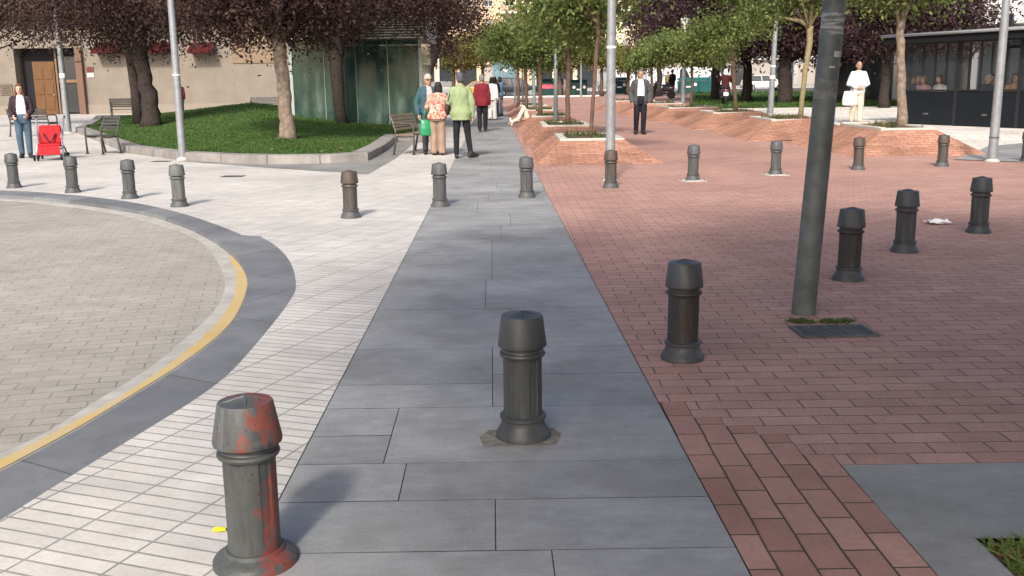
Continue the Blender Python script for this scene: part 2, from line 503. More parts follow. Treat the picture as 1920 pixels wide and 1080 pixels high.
sheet('path_bed', [(xl(-8), -8), (xr(-8), -8), (xr(YP), YP), (xl(YP), YP)], mat_plain('slab_joint', (.10, .098, .088), .95, .1, var=.4, scale=9), dz=-.006, cuts_y=(24,))
def slab_path():
    rs = random.Random(21)
    blocks = []                                       # y0, y1, dividing line as a share of the width, inner rows left and right
    y = -8.0
    while y < 2.4: blocks.append((y, min(2.4, y + .5), .5, [], [])); y += .5
    L = lambda p: G(700, p)[1]
    Rr = lambda p: G(1080, p)[1]
    blocks += [(2.5, L(1036), .62, [], []), (L(1036), L(940), .505, [], []), (L(940), Rr(864), .28, [], []), (Rr(864), L(766), .22, [L(817)], []), (L(766), L(655), .50, [L(722)], [Rr(700)]),
               (L(655), L(582), .58, [], [Rr(623)]), (L(582), L(528), .47, [], [Rr(553)]), (L(528), L(452), .50, [L(480)], [])]
    y = L(452)
    while y < YP:
        y1 = min(YP, y + rs.uniform(.75, 1.5))
        if y < 24 < y1: y1 = 24
        n = rs.choice([1, 1, 2]); m = rs.choice([1, 2, 2])
        jit = lambda k: [y + (y1 - y) * (i + 1) / (k + 1) for i in range(k)]
        blocks.append((y, y1, rs.uniform(.28, .72), jit(n), jit(m)))
        y = y1
    V, F = [], []
    def quad(a, b, c, d):
        g = .0019
        n = len(V)
        cx = (a[0] + b[0] + c[0] + d[0]) / 4; cy = (a[1] + b[1] + c[1] + d[1]) / 4
        for p in (a, b, c, d):
            x = p[0] + (g if p[0] < cx else -g); y = p[1] + (g if p[1] < cy else -g)
            V.append((x, y, gz(x, y) + rs.uniform(0, .0012)))
        F.append((n, n + 1, n + 2, n + 3))
    f = lambda y, t: xl(y) + (xr(y) - xl(y)) * (.002 + .996 * t)
    for (y0, y1, t, rl, rr) in blocks:
        for rows, t0, t1 in (([y0] + rl + [y1], 0, t), ([y0] + rr + [y1], t, 1)):
            for a, b_ in zip(rows, rows[1:]):
                if b_ - a > .02: quad((f(a, t0), a), (f(a, t1), a), (f(b_, t1), b_), (f(b_, t0), b_))
    o = np_mesh('path', np.array(V), np.array(F), MT['slate']); o['kind'] = 'structure'
slab_path()
STAIR = [(1.2345, 3.49), (1.2345, 3.602), (1.121, 3.602), (1.121, 3.826), (1.0075, 3.826), (1.0075, 3.938), (.894, 3.938), (.894, 4.05), (.7805, 4.05), (.7805, 4.274), (xr(4.274), 4.274)]
MB2 = (1.2345, 3.49)
sheet('brick_plaza', STAIR[::-1] + [(60, 3.49), (60, 84), (-12, 84), (-12, YP), (xr(YP), YP)], MT['brick_paver'], cuts_y=CY, cuts_x=CX)
sheet('brick_border', [(xr(-8), -8), (1.2345, -8)] + STAIR, MT['brick_paver_long'])
sheet('planter_frame', [(1.2345, -8), (1.452, -8), (1.452, 2.87), (60, 2.87), (60, 3.49), MB2], MT['slate_grey'])
sheet('planter_soil', [(1.452, -8), (30, -8), (30, 2.87), (1.452, 2.87)], MT['soil'], dz=-.012)
# far street
sheet('street', [(-150, 84.5), (150, 84.5), (150, 118), (-150, 118)], MT['asphalt'], dz=-.10)
sheet('kerb_strip', [(-150, 84), (150, 84), (150, 85), (-150, 85)], mat_plain('white_kerb', (.72, .70, .66), .8, .2, var=.08), dz=.03, thick=.2)
sheet('far_pavement', [(-150, 118), (150, 118), (150, 140), (-150, 140)], MT['concrete'], dz=.02, thick=.2)

# ------------------------------------------------------------------ lawn mound on the left
LAWN = [G(*p) for p in [(237, 287), (330, 300), (430, 306), (520, 308), (620, 306.5), (690, 302), (722, 284), (744, 266)]] + [(-1.95, 26.0), (-2.6, 31.0), (-4.0, 40.0), (-5.5, 47.0), (-19.5, 47.0), (-17.6, 42.0), (-15.2, 35.0), G(142, 252), G(190, 270)]
def pdist(x, y, poly):                                # signed distance, inside positive
    d = 1e9; ins = False
    n = len(poly)
    for i in range(n):
        x1, y1 = poly[i]; x2, y2 = poly[(i + 1) % n]
        dx, dy = x2 - x1, y2 - y1
        t = max(0, min(1, ((x - x1) * dx + (y - y1) * dy) / (dx * dx + dy * dy)))
        d = min(d, math.hypot(x - x1 - t * dx, y - y1 - t * dy))
        if (y1 > y) != (y2 > y) and x < (x2 - x1) * (y - y1) / (y2 - y1) + x1: ins = not ins
    return d if ins else -d
KERB_W, KERB_H = 0.34, 0.17
def lawn_z(x, y):
    d = pdist(x, y, LAWN)
    if d < 0: return -9
    return gz(x, y) + 0.14 + 0.78 * sstep(KERB_W, 8.5, d)
SURF.append(lawn_z)
def inset(poly, w):
    out = []
    n = len(poly)
    area = sum(poly[i][0] * poly[(i + 1) % n][1] - poly[(i + 1) % n][0] * poly[i][1] for i in range(n))
    sg = 1 if area > 0 else -1
    for i in range(n):
        a, b, c = Vector(poly[i - 1]), Vector(poly[i]), Vector(poly[(i + 1) % n])
        n1 = Vector((-(b - a).y, (b - a).x)).normalized() * sg
        n2 = Vector((-(c - b).y, (c - b).x)).normalized() * sg
        m = (n1 + n2).normalized()
        out.append(tuple(b + m * (w / max(.4, m.dot(n1)))))
    return out
_in = inset(LAWN, KERB_W)
def build_lawn():
    bm = bmesh.new()
    f = bm.faces.new([bm.verts.new((p[0], p[1], 0)) for p in _in]); bm.normal_update()
    bmesh.ops.triangulate(bm, faces=bm.faces[:])
    for ax, lo, hi in ((0, -20, -1, ), (1, 19, 48)):
        for k in range(int((hi - lo) / .6)):
            v = lo + k * .6
            bmesh.ops.bisect_plane(bm, geom=bm.verts[:] + bm.edges[:] + bm.faces[:], plane_co=(v, 0, 0) if ax == 0 else (0, v, 0), plane_no=(1, 0, 0) if ax == 0 else (0, 1, 0))
    for v in bm.verts: v.co.z = max(lawn_z(v.co.x, v.co.y), gz(v.co.x, v.co.y) + .13)
    for f in bm.faces:
        f.smooth = True
    bmesh.ops.recalc_face_normals(bm, faces=bm.faces)
    me = bpy.data.meshes.new('lawn'); bm.to_mesh(me); bm.free()
    me.materials.append(MT['lawn'])
    o = bpy.data.objects.new('lawn', me); COL.objects.link(o); o['kind'] = 'structure'
build_lawn()
def kerb_ring(name, outer, w, h, mat):
    inn = inset(outer, w); inn2 = inset(outer, w * .12)
    mb = MB(); n = len(outer)
    vs = []
    for p, q, r in zip(outer, inn2, inn):
        z = gz(*p)
        vs += [(p[0], p[1], z - .1), (p[0], p[1], z + h * .9), (q[0], q[1], z + h), (r[0], r[1], z + h), (r[0], r[1], z - .1)]
    fs = []
    for i in range(n):
        j = (i + 1) % n
        for k in range(4): fs.append((i * 5 + k, j * 5 + k, j * 5 + k + 1, i * 5 + k + 1))
    mb.add(vs, fs)
    o = mb.build(name, mat); o['kind'] = 'structure'
    return o
kerb_ring('lawn_kerb', LAWN, KERB_W, KERB_H, MT['kerbstone'])
_ap = [G(*p) for p in [(335, 302), (520, 316), (690, 327), (742, 297), (778, 268), (800, 236)]]
sheet('slate_apron', _ap + [(-2.3, 30)] + [(-1.98, 26.05)] + [G(*p) for p in [(744, 265), (722, 283), (690, 301), (620, 305.5), (520, 307), (430, 305), (330, 299)]], MT['slate_grey'], dz=.004, cuts_y=CY)

def blades(name, pts, h, w, mat, seed, lean=.5, label=None):
    rs = np.random.RandomState(seed)
    P = np.array(pts); n = len(P)
    a = rs.rand(n) * 2 * PI
    hh = h * (.5 + rs.rand(n))
    ww = w * (.7 + .6 * rs.rand(n))
    dx = np.stack([np.cos(a), np.sin(a), np.zeros(n)], 1) * ww[:, None] / 2
    tip = P + np.stack([rs.randn(n) * lean * hh, rs.randn(n) * lean * hh, hh], 1)
    V = np.stack([P - dx, P + dx, tip], 1).reshape(-1, 3)
    F = np.arange(3 * n).reshape(-1, 3)
    o = np_mesh(name, V, F, mat)
    o['kind'] = 'stuff'
    if label: tag(o, label, 'grass')
    return o
MT['grass'] = mat_leaf('grass_blade', (.028, .064, .012, 1), (.075, .135, .030, 1), .22, .7)
def scatter_lawn(n, seed):
    rs = random.Random(seed); out = []
    while len(out) < n:
        y = 19 + 29 * rs.random() ** 1.7; x = -19.5 + 18 * rs.random()
        if pdist(x, y, LAWN) > KERB_W + .02: out.append((x, y, lawn_z(x, y) - .01))
    return out
blades('grass', scatter_lawn(52000, 1), .045, .028, MT['grass'], 2, .5, 'short mown green grass covering the kerbed mound under the trees')

blades('leaf_litter', [(x, y, z + .03) for x, y, z in scatter_lawn(420, 9)], .02, .09, mat_leaf('lawn_leaf', (.10, .06, .035, 1), (.30, .22, .09, 1), .2, 4), 12, 3.0, 'dry leaves scattered over the grass mound')
# ------------------------------------------------------------------ brick mounds
MOUNDS = []
def mound_fn(m):
    bx0, bx1, by0, by1, tx0, tx1, ty0, ty1, h = m
    def f(x, y):
        if not (bx0 < x < bx1 and by0 < y < by1): return -9
        k = min((x - bx0) / (tx0 - bx0), (bx1 - x) / (bx1 - tx1), (y - by0) / (ty0 - by0), (by1 - y) / (by1 - ty1), 1)
        return gz(x, y) + h * k
    return f
MT['rim'] = mat_plain('planter_rim_stone', (.45, .43, .39), .9, .2, var=.12, scale=6)
MT['planter_grass'] = mat_leaf('weed_blade', (.03, .05, .014, 1), (.11, .13, .045, 1), .2, 1.5)
def mound(m, label, group, soil=True):
    bx0, bx1, by0, by1, tx0, tx1, ty0, ty1, h = m
    cx, cy = (tx0 + tx1) / 2, (ty0 + ty1) / 2
    z0 = gz(cx, cy)
    root = empty('brick_mound', (cx, cy, z0), 0, label, 'planter', group)
    mb = MB()
    B = [(bx0, by0), (bx1, by0), (bx1, by1), (bx0, by1)]
    T = [(tx0, ty0), (tx1, ty0), (tx1, ty1), (tx0, ty1)]
    vs = [(x - cx, y - cy, gz(x, y) - z0 - .03) for x, y in B] + [(x - cx, y - cy, gz(x, y) - z0 + h) for x, y in T]
    mb.add(vs, [(0, 1, 5, 4), (1, 2, 6, 5), (2, 3, 7, 6), (3, 0, 4, 7), (4, 5, 6, 7)])
    bm = bmesh.new(); me = mb.mesh('mound_body'); bm.from_mesh(me)
    bmesh.ops.subdivide_edges(bm, edges=bm.edges[:], cuts=14, use_grid_fill=True)
    for v in bm.verts:
        if v.co.z > 0.02:
            v.co.z += .004 * mnoise.noise(Vector((v.co.x * 1.3 + cx, v.co.y * 1.3 + cy, 3)))
    bm.to_mesh(me); bm.free(); me.materials.append(MT['brick_mound'])
    o = bpy.data.objects.new('mound_body', me); COL.objects.link(o); o.parent = root
    for p in me.polygons: p.use_smooth = False
    w = .16
    mb = MB()
    sz = lambda y: gz(cx, y) - z0 + h
    for (x0, x1, y0, y1) in ((tx0, tx1, ty0, ty0 + w), (tx0, tx1, ty1 - w, ty1), (tx0, tx0 + w, ty0 + w, ty1 - w), (tx1 - w, tx1, ty0 + w, ty1 - w)):
        mb.box(((x0 + x1) / 2 - cx, (y0 + y1) / 2 - cy, sz((y0 + y1) / 2) + .005), (x1 - x0, y1 - y0, .07))
    mb.build('planter_rim', MT['rim'], root, bevel=.01)
    mb = MB(); mb.box((0, 0, sz(cy) + .002), (tx1 - tx0 - 2 * w - .01, ty1 - ty0 - 2 * w - .01, .03))
    mb.build('planter_soil', MT['soil'], root)
    rs = random.Random(int(cx * 100 + cy))
    pts = [(rs.uniform(tx0 + w, tx1 - w) - cx, rs.uniform(ty0 + w, ty1 - w) - cy, sz(cy)) for _ in range(600)]
    pts = [p for p in pts if mnoise.noise(Vector((p[0] * 1.5 + cx, p[1] * 1.5 + cy, 1))) > -.05]
    g = blades('weeds', pts, .11, .025, MT['planter_grass'], 5, .5)
    g.parent = root
    MOUNDS.append(m); SURF.append(mound_fn(m))
    return root
MID = []
_ml = ['nearest brick mound beside the slate path, with a thin leaning sapling in its planter', 'second brick mound along the slate path, behind the one by the galvanised pole', 'third brick mound along the slate path, where a person lies with one bent leg', 'fourth brick mound along the slate path', 'fifth brick mound along the slate path, beside the seated couple', 'farthest brick mound along the slate path, before the white kerb']
for i in range(6):
    y0 = 17.7 + 6.4 * i
    y1m = y0 + 5.3
    x0 = xr(y0) + .02; x1 = 2.85 - .02 * 6.4 * i
    MID.append(mound((x0, x1, y0, y1m, x0 + .55, x1 - .62, y0 + 1.55, y0 + 3.9, .36), _ml[i], 'brick mounds along the slate path'))
RGT = []
_rl = ['near brick mound with chalk marks in front of the dark terrace', 'brick mound left of the dark sticker covered pole, second from the terrace', 'brick mound holding the tall thin lamp post, third from the terrace', 'brick mound before the parked motorcycle', 'brick mound behind the man in the grey suit', 'farthest brick mound of the right hand row']
_rm = [(6.45, 9.15, 18.45, 24.0, 7.45, 8.55, 19.9, 22.4, .44), (5.75, 8.6, 24.0, 29.6, 6.75, 8.0, 25.6, 28.0, .42), (5.45, 8.5, 29.6, 35.2, 6.4, 7.9, 31.2, 33.6, .42), (5.0, 8.3, 35.2, 41, 5.9, 7.7, 36.8, 39.2, .42), (4.6, 8.1, 41, 47, 5.5, 7.4, 42.6, 45, .42), (4.2, 7.9, 47, 53, 5.1, 7.1, 48.6, 51, .42)]
_rm = [(a, b_, c + .25, d_ - .45, *r_) for a, b_, c, d_, *r_ in _rm]
for m, lb in zip(_rm, _rl): RGT.append(mound(m, lb, 'brick mounds on the right of the square'))
# paving and lawn behind the right mounds
sheet('terrace_pavement', [(8.9, 22.5), (9.6, 18.9), (11.0, 18.2), (60, 18.2), (60, 44), (7.9, 44), (8.2, 35.2), (8.45, 29.6)], mat_bricks('pale_paving', (.60, .56, .50, 1), (.68, .64, .58, 1), (.38, .35, .31, 1), .6, .4, math.radians(18), ms=.008, dirt=.2, dirt_scale=.7), dz=.006, cuts_y=CY, cuts_x=CX)
sheet('slate_strip', [G(1790, 300), G(1850, 277), G(1925, 272), (20, 17.9), (20, 16.6), G(1925, 305)], MT['slate'], dz=.012, cuts_y=CY, cuts_x=CX)
sheet('far_lawn', [(8.3, 44.3), (60, 44.3), (60, 83), (15.5, 83), (10.8, 60)], MT['lawn'], dz=.10, thick=.1)
_rs = random.Random(8)
_fp = []
while len(_fp) < 16000:
    y = 44 + 38 * _rs.random() ** 1.6; x = _rs.uniform(7.7, 7.7 + .9 * (y - 30))
    if x > 8.4 + (y - 44) * .175: _fp.append((x, y, gz(x, y) + .09))
blades('grass', _fp, .10, .07, MT['grass'], 4, .5, 'dark green grass of the lawn under the purple trees on the right')

# ------------------------------------------------------------------ bollards
def mat_iron(name, base, rust=None, rust_amt=0.0, rough=.5, seed=0.0, dark=.5, light=1.5):
    k = NT(name, rough, .4)
    v = k.coord(loc=(seed, seed * .7, seed * .3))
    vz = k.coord(scale=(1, 1, .25), loc=(seed, 0, 0))
    a = k.noise(vz, 14, 6, .7)
    c = k.ramp(a, [(.28, tuple(x * dark for x in base[:3])), (.55, base[:3]), (.8, tuple(min(1, x * light) for x in base[:3]))])
    if rust:
        f = k.noise(k.coord(scale=(1, 1, .45), loc=(seed, 0, 0)), 8.5, 6, .68)
        g = k.n('Geometry'if False else 'TexCoord')
        sx = k.n('SeparateXYZ'); k.l(g.outputs['Object'], sx.inputs[0])
        ad = k.n('Math', operation='MULTIPLY_ADD'); k.l(sx.outputs['X'], ad.inputs[0]); ad.inputs[1].default_value = .75; k.l(f, ad.inputs[2])
        msk = k.ramp(ad.outputs[0], [(.60 - rust_amt, gray(0)), (.64 - rust_amt, gray(1))])
        rc = k.ramp(k.noise(v, 40, 4, .7), [(.3, tuple(x * .7 for x in rust[:3])), (.7, rust[:3])])
        c = k.mix(msk, c, rc)
        sp = k.ramp(k.noise(v, 75, 2, .5), [(.66, gray(0)), (.70, gray(1))])
        c = k.mix(sp, c, (.035, .04, .04, 1))
        chips = k.ramp(k.noise(v, 22, 5, .7), [(.56, gray(0)), (.60, gray(.85))])
        c = k.mix(chips, c, tuple(x * .95 for x in base[:3]) + (1,))
    k.col(c)
    k.bump(k.noise(v, 60, 4, .7), .25, .003)
    return k.m
MT['iron'] = mat_iron('bollard_iron', (.052, .056, .058), rough=.45)
MT['iron_grey'] = mat_iron('bollard_grey_iron', (.080, .083, .083), rough=.55, seed=3)
MT['iron_dark'] = mat_iron('bollard_dark_iron', (.036, .034, .033), rust=(.042, .029, .023), rust_amt=.04, rough=.5, seed=5)
MT['iron_rust'] = mat_iron('bollard_flaking_paint', (.074, .079, .077), rust=(.21, .060, .045), rust_amt=.06, rough=.5, seed=1.7)
MT['iron_rust_cap'] = mat_iron('bollard_cap_flaking_paint', (.085, .09, .09), rust=(.22, .066, .05), rust_amt=.14, rough=.5, seed=4.3, light=2.2)
MT['iron_brown'] = mat_iron('bollard_rusty_cap', (.088, .066, .054), rough=.65, seed=9)
def flute(i, q, r, z):
    if .07 < z < .338:
        c = math.cos(q * 6 + .5)
        return r * (1.0 if c > -.2 else .945)
    return r
def bollard(mats, style=0):
    root = empty('bollard')
    mb = MB()
    if style == 0: prof = [(.113, -.02), (.113, .014), (.108, .024), (.100, .036), (.091, .056), (.088, .064), (.088, .078), (.095, .082), (.095, .094), (.086, .098)]
    else: prof = [(.128, -.02), (.128, .012), (.122, .022), (.108, .030), (.092, .038), (.088, .050)]
    mb.lathe(prof, 40)
    mb.build('base', mats[0], root, True, auto=.6)
    zs = prof[-1][1]
    mb = MB(); mb.lathe([(.080, zs - .01), (.080, .062 if style else .10), (.080, .105), (.080, .335), (.081, .340), (.083, .345), (.091, .347), (.094, .354), (.091, .362), (.082, .364), (.078, .372), (.078, .392)], 72, mod=flute)
    mb.build('shaft', mats[1], root, True, auto=.4)
    mb = MB(); mb.lathe([(.070, .392), (.094 + .004 * style, .384), (.098 + .004 * style, .387), (.099 + .004 * style, .394), (.098 + .004 * style, .402), (.085 - .003 * style, .508), (.082 - .003 * style, .513), (.072, .512), (.045, .517), (.020, .524), (.002, .527)], 48)
    for k in range(4):
        a = k * PI / 2 + .4
        mb.chain([(.072 * math.cos(a), .072 * math.sin(a), .508), (.03 * math.cos(a), .03 * math.sin(a), .5195), (0, 0, .5265)], [.004, .006, .005], 6)
    mb.build('cap', mats[2], root, True, auto=.42)
    return root
I, IG, ID, IR, IB = (MT[k] for k in ('iron', 'iron_grey', 'iron_dark', 'iron_rust', 'iron_brown'))
P_plain = bollard((I, I, I)); P_grey = None
BL = [((480, 1052), 'rust', 'grey bollard with flaking red paint on the white paving, nearest of all'),
      ((981, 817), 'plain', 'dark iron bollard standing in the middle of the slate path'),
      ((1279, 672), 'dark', 'rust brown shafted bollard on the bricks just right of the slate path'),
      ((1590, 524), 'dark', 'dark bollard on the bricks right behind the sticker covered dark pole'),
      ((1695, 472), 'plain', 'dark bollard on the bricks left of the crumpled white paper'),
      ((1834, 436), 'plain', 'dark bollard on the bricks right of the crumpled white paper'),
      ((658, 408), 'brown', 'bollard with a rusty brown cap on the white paving left of the slate path'),
      ((825, 387), 'grey', 'grey bollard on the left edge of the slate path'),
      ((988, 370), 'grey', 'grey bollard at the right edge of the slate path'),
      ((1145, 352), 'brown', 'dull brown bollard in front of the galvanised lamp post'),
      ((1299, 338), 'grey', 'grey bollard on a pale plate below the man in the suit'),
      ((1454, 327), 'grey', 'grey bollard on a white plate left of the dark leaning pole'),
      ((1609, 318), 'brown', 'brownish bollard before the left end of the chalk marked mound'),
      ((1766, 312), 'brown', 'brownish bollard before the right end of the chalk marked mound'),
      ((1924, 303), 'plain', 'bollard cut by the right edge of the photo'),
      ((27, 352), 'grey', 'leftmost bollard along the turning circle, below the woman with the pushchair'),
      ((137, 361), 'grey', 'bollard at the turning circle below the red pushchair, second from the left'),
      ((244, 372), 'grey', 'bollard at the turning circle below the grey armchair bench, third from the left'),
      ((337, 387), 'greyl', 'bollard with a loose pale cap at the turning circle, fourth from the left')]
IL = mat_iron('bollard_pale_iron', (.125, .127, .126), rough=.6, seed=12)
protos = {'plain': P_plain}
for kd, mats, st in (('rust', (IR, IR, MT['iron_rust_cap']), 1), ('dark', (I, ID, I), 0), ('brown', (MT['iron_grey'], mat_iron('bollard_brown_iron', (.075, .069, .06), seed=6), IB), 0), ('grey', (IG, IG, IG), 0), ('greyl', (IG, IL, IL), 0)):
    protos[kd] = bollard(mats, st)
used = set()
rb = random.Random(3)
for (p, kd, lb) in BL:
    x, y = G(*p)
    if kd in used: o = copy_tree(protos[kd])
    else: o = protos[kd]; used.add(kd)
    o.location = (x, y, gz(x, y) + .002)
    o.rotation_euler = (math.radians(rb.uniform(-.5, .5)), math.radians(rb.uniform(-.5, .5)), rb.uniform(-.4, .4))
    tag(o, lb, 'bollard', 'cast iron bollards across the square')
for p, lb in (((1299, 339), 'pale square plate in the bricks under the bollard below the man in the suit'), ((1454, 328), 'white square plate in the bricks under the bollard left of the dark pole')):
    x, y = G(*p)
    r = empty('base_plate', (x, y, .004), .15, lb, 'plate', 'bollard base plates')
    mb = MB(); mb.box((0, 0, 0), (.34, .30, .012)); mb.build('slab', MT['rim'], r, bevel=.003)
    mb = MB()
    for sx in (-1, 1):
        for sy in (-1, 1):
            mb = MB(); mb.lathe([(.013, 0), (.013, .014), (.008, .018)], 8, (sx * .14, sy * .12, 0)); mb.build('bolt', MT['iron_grey'], r)

# ------------------------------------------------------------------ small things on the ground
gx, gy = G(1562, 623)
r = empty('drain_grate', (gx, gy, .003), math.radians(2), 'dirty metal drain grate in the bricks at the foot of the dark leaning pole', 'drain')
mb = MB()
gw, gl = .44, .26
for sx in (-1, 1): mb.box((sx * (gw / 2 - .012), 0, .004), (.024, gl, .012))
for sy in (-1, 1): mb.box((0, sy * (gl / 2 - .012), .004), (gw - .05, .024, .012))
mb.build('grate_frame', MT['iron_grey'], r)
mb = MB()
for i in range(16): mb.box((-gw / 2 + .034 + i * .0248, 0, .003), (.011, gl - .05, .009))
for j in range(7): mb.box((0, -gl / 2 + .045 + j * .028, .0025), (gw - .05, .008, .007))
mb.build('grate_bars', MT['iron_grey'], r)
mb = MB(); mb.box((0, 0, -.001), (gw - .05, gl - .05, .003)); mb.build('grate_sump', MT['soil'], r)
MT['moss'] = mat_leaf('moss_blade', (.06, .09, .02, 1), (.14, .17, .06, 1), .2, 6)
_p = []
rs = random.Random(4)
bx, by = G(1512, 600)
for _ in range(1300):
    t = rs.random(); x = bx - .10 + .36 * t + rs.gauss(0, .02); y = by - .04 - .02 * t + rs.gauss(0, .03)
    if mnoise.noise(Vector((x * 9, y * 9, 2))) > -.1: _p.append((x, y, .001))
blades('moss', _p, .014, .012, MT['moss'], 3, .9, 'thin green moss between the dark pole and the drain grate')
def grime_patch(name, c, rx, ry, seed, mat, dz):
    pts = []
    for k in range(40):
        q = 2 * PI * k / 40
        rr = 1 + .22 * mnoise.noise(Vector((math.cos(q) * 1.5, math.sin(q) * 1.5, seed)))
        pts.append((c[0] + rx * rr * math.cos(q), c[1] + ry * rr * math.sin(q)))
    return sheet(name, pts, mat, dz=dz)
cx_, cy_ = G(985, 822)
mort = mat_plain('rough_mortar', (.20, .185, .155), .95, .1, var=.35, scale=25, bump=.6)
sheet('mortar_patch', [(cx_ - .17, cy_ - .09), (cx_ + .12, cy_ - .075), (cx_ + .15, cy_ + .04), (cx_ + .12, cy_ + .11), (cx_ - .15, cy_ + .10), (cx_ - .19, cy_ + .02)], mort, dz=.003)
yx, yy = G(411, 996)
mb = MB(); mb.add([(-.02, -.012, .004), (.0, -.02, .006), (.024, -.008, .003), (.018, .012, .007), (0, .022, .004), (-.022, .012, .006), (0, 0, .013)], [(0, 1, 6), (1, 2, 6), (2, 3, 6), (3, 4, 6), (4, 5, 6), (5, 0, 6)])
o = mb.build('fallen_leaf', mat_plain('yellow_leaf', (.85, .75, .03), .5, .3, var=.1)); o.location = (yx, yy, .002)
tag(o, 'small bright yellow scrap on the white paving beside the red flaking bollard', 'leaf')
px_, py_ = G(1756, 420)
mb = MB(); rs = random.Random(6)
vs = []; n = 6
for j in range(n):
    for i in range(n): vs.append((-.11 + .044 * i + rs.uniform(-.02, .02), -.08 + .032 * j + rs.uniform(-.015, .015), max(.004, rs.uniform(-.01, .05))))
mb.add(vs, [(j * n + i, j * n + i + 1, (j + 1) * n + i + 1, (j + 1) * n + i) for j in range(n - 1) for i in range(n - 1)])
o = mb.build('paper_scrap', mat_plain('white_paper', (.8, .79, .78), .8, .2, var=.05)); o.location = (px_, py_, .002)
tag(o, 'crumpled white paper lying on the bricks between two dark bollards', 'paper')
for p, lb in (((437, 331), 'small dark slotted drain in the white paving right of the left lamp post'), ((302, 303), 'dark slotted drain in the white paving left of the left lamp post')):
    x, y = G(*p)
    r = empty('slot_drain', (x, y, .003), -.08, lb, 'drain', 'slot drains in the white paving')
    mb = MB(); mb.box((0, 0, 0), (.36, .24, .01)); mb.build('drain_plate', MT['iron_grey'], r)
    mb = MB()
    for i in range(6): mb.box((-.13 + i * .052, 0, .005), (.02, .16, .004))
    mb.build('slots', MT['iron_dark'], r)

# ------------------------------------------------------------------ poles and lamp posts
MT['galv'] = mat_plain('galvanised_steel', (.27, .285, .30), .45, .5, .35, var=.18, scale=9)
MT['galv_dark'] = mat_plain('weathered_steel', (.105, .115, .112), .5, .4, .2, var=.35, scale=7, bump=.1)
MT['pole_green'] = mat_plain('grey_green_paint', (.20, .25, .25), .5, .4, .1, var=.12)
MT['lamp_white'] = mat_plain('lamp_enamel', (.70, .71, .72), .4, .4, var=.05)
MT['sticker'] = mat_plain('torn_poster', (.36, .37, .36), .8, .2, var=.3, scale=22)
MT['white'] = mat_plain('white_enamel', (.78, .78, .77), .6, .3, var=.04)
def pole(name, label, base, top, height, r0, r1, mat, head='arm', group='lamp posts', foot=True, band=None):
    b = Vector(base); t = Vector(top)
    d = (t - b).normalized()
    root = empty(name, b, 0, label, 'lamp post' if head != 'none' else 'pole', group)
    end = d * height
    mb = MB(); n = 10
    mb.chain([d * (height * i / n - (.05 if i == 0 else 0)) for i in range(n + 1)], [r0 + (r1 - r0) * i / n for i in range(n + 1)], 20)
    mb.build('shaft', mat, root, True, auto=.8)
    q = d.to_track_quat('Z', 'Y').to_matrix()
    if foot:
        mb = MB(); mb.lathe([(r0 * 1.55, -.03), (r0 * 1.55, .02), (r0 * 1.2, .035), (r0 * 1.05, .05)], 20)
        mb.build('foot', MT['rim'], root, True, auto=.6)
    if band:
        for z, h, m in band:
            rr = r0 + (r1 - r0) * z / height
            mb = MB(); mb.lathe([(rr + .001, -h / 2), (rr + .005, -h / 2 + .003), (rr + .005, h / 2 - .003), (rr + .001, h / 2)], 20, d * z, axis=q)
            mb.build('band', m, root, True, auto=.6)
    if head == 'arm':
        mb = MB(); mb.chain([end + Vector(p) for p in ((0, 0, -.02), (.1, -.1, .12), (.35, -.25, .2))], [r1, r1 * .8, r1 * .7], 10); mb.build('arm', mat, root, True)
        mb = MB(); mb.lathe([(.05, .08), (.13, .05), (.22, -.02), (.24, -.06), (.05, -.07)], 20, end + Vector((.38, -.27, .18))); mb.build('lamp_head', MT['lamp_white'], root, True, auto=.7)
    elif head == 'cone':
        mb = MB(); mb.lathe([(r1 * 1.1, -.3), (r1 * 1.3, -.1), (.12, .22), (.24, .62), (.26, .66), (.24, .70), (.05, .74)], 24, end); mb.build('lamp_head', MT['lamp_white'], root, True, auto=.7)
    elif head == 'cap':
        mb = MB(); mb.lathe([(r1 * 1.15, -.05), (r1 * 1.15, .0), (r1 * .5, .02), (.012, .03), (.012, .10), (.03, .11), (.03, .15), (.008, .17)], 14, end); mb.build('finial', mat, root, True, auto=.7)
    elif head == 'elbow':
        mb = MB(); mb.chain([end, end + Vector((-.12, -.05, .25)), end + Vector((-.2, -.05, .3))], [r1, r1 * .8, r1 * .7], 10); mb.build('arm', mat, root, True)
        mb = MB(); mb.ell(end + Vector((-.5, -.1, .26)), (.36, .16, .09)); mb.build('lamp_head', MT['lamp_white'], root, True)
    return root
def pole_px(name, label, bpx, tpx, hgt, wpx, mat, head='arm', z=None, y=None, **kw):
    if y is not None:
        b = Wp(bpx[0], bpx[1], y); b.z = surf(b.x, b.y)
    else: b = hit(*bpx)
    t = Wp(tpx[0], tpx[1], b.y)
    r0 = wpx / 2 * b.y / FPX
    return pole(name, label, b, t, hgt, r0, r0 * .62, mat, head, **kw)
pole_px('lamp_post', 'pale galvanised lamp post at the front kerb of the grass mound', (343, 299), (320, 0), 6.0, 14.5, MT['galv'], band=[(1.72, .03, MT['white'])])
pole_px('lamp_post', 'grey lamp post with a short bent arm in front of the wooden door', (128, 250), (108, 52), 4.15, 13, MT['galv'], head='elbow', band=[(1.9, .14, MT['white'])])
pole_px('lamp_post', 'galvanised lamp post standing right behind a bollard', (1144, 330), (1147, 0), 6.0, 18.5, MT['galv'], y=14.7, band=[(1.95, .035, MT['white'])])
pole_px('lamp_post', 'thick pale lamp post with a white foot in front of the terrace', (1860, 303), (1887, 0), 6.0, 17, MT['galv'], band=[(.42, .03, MT['galv_dark'])])
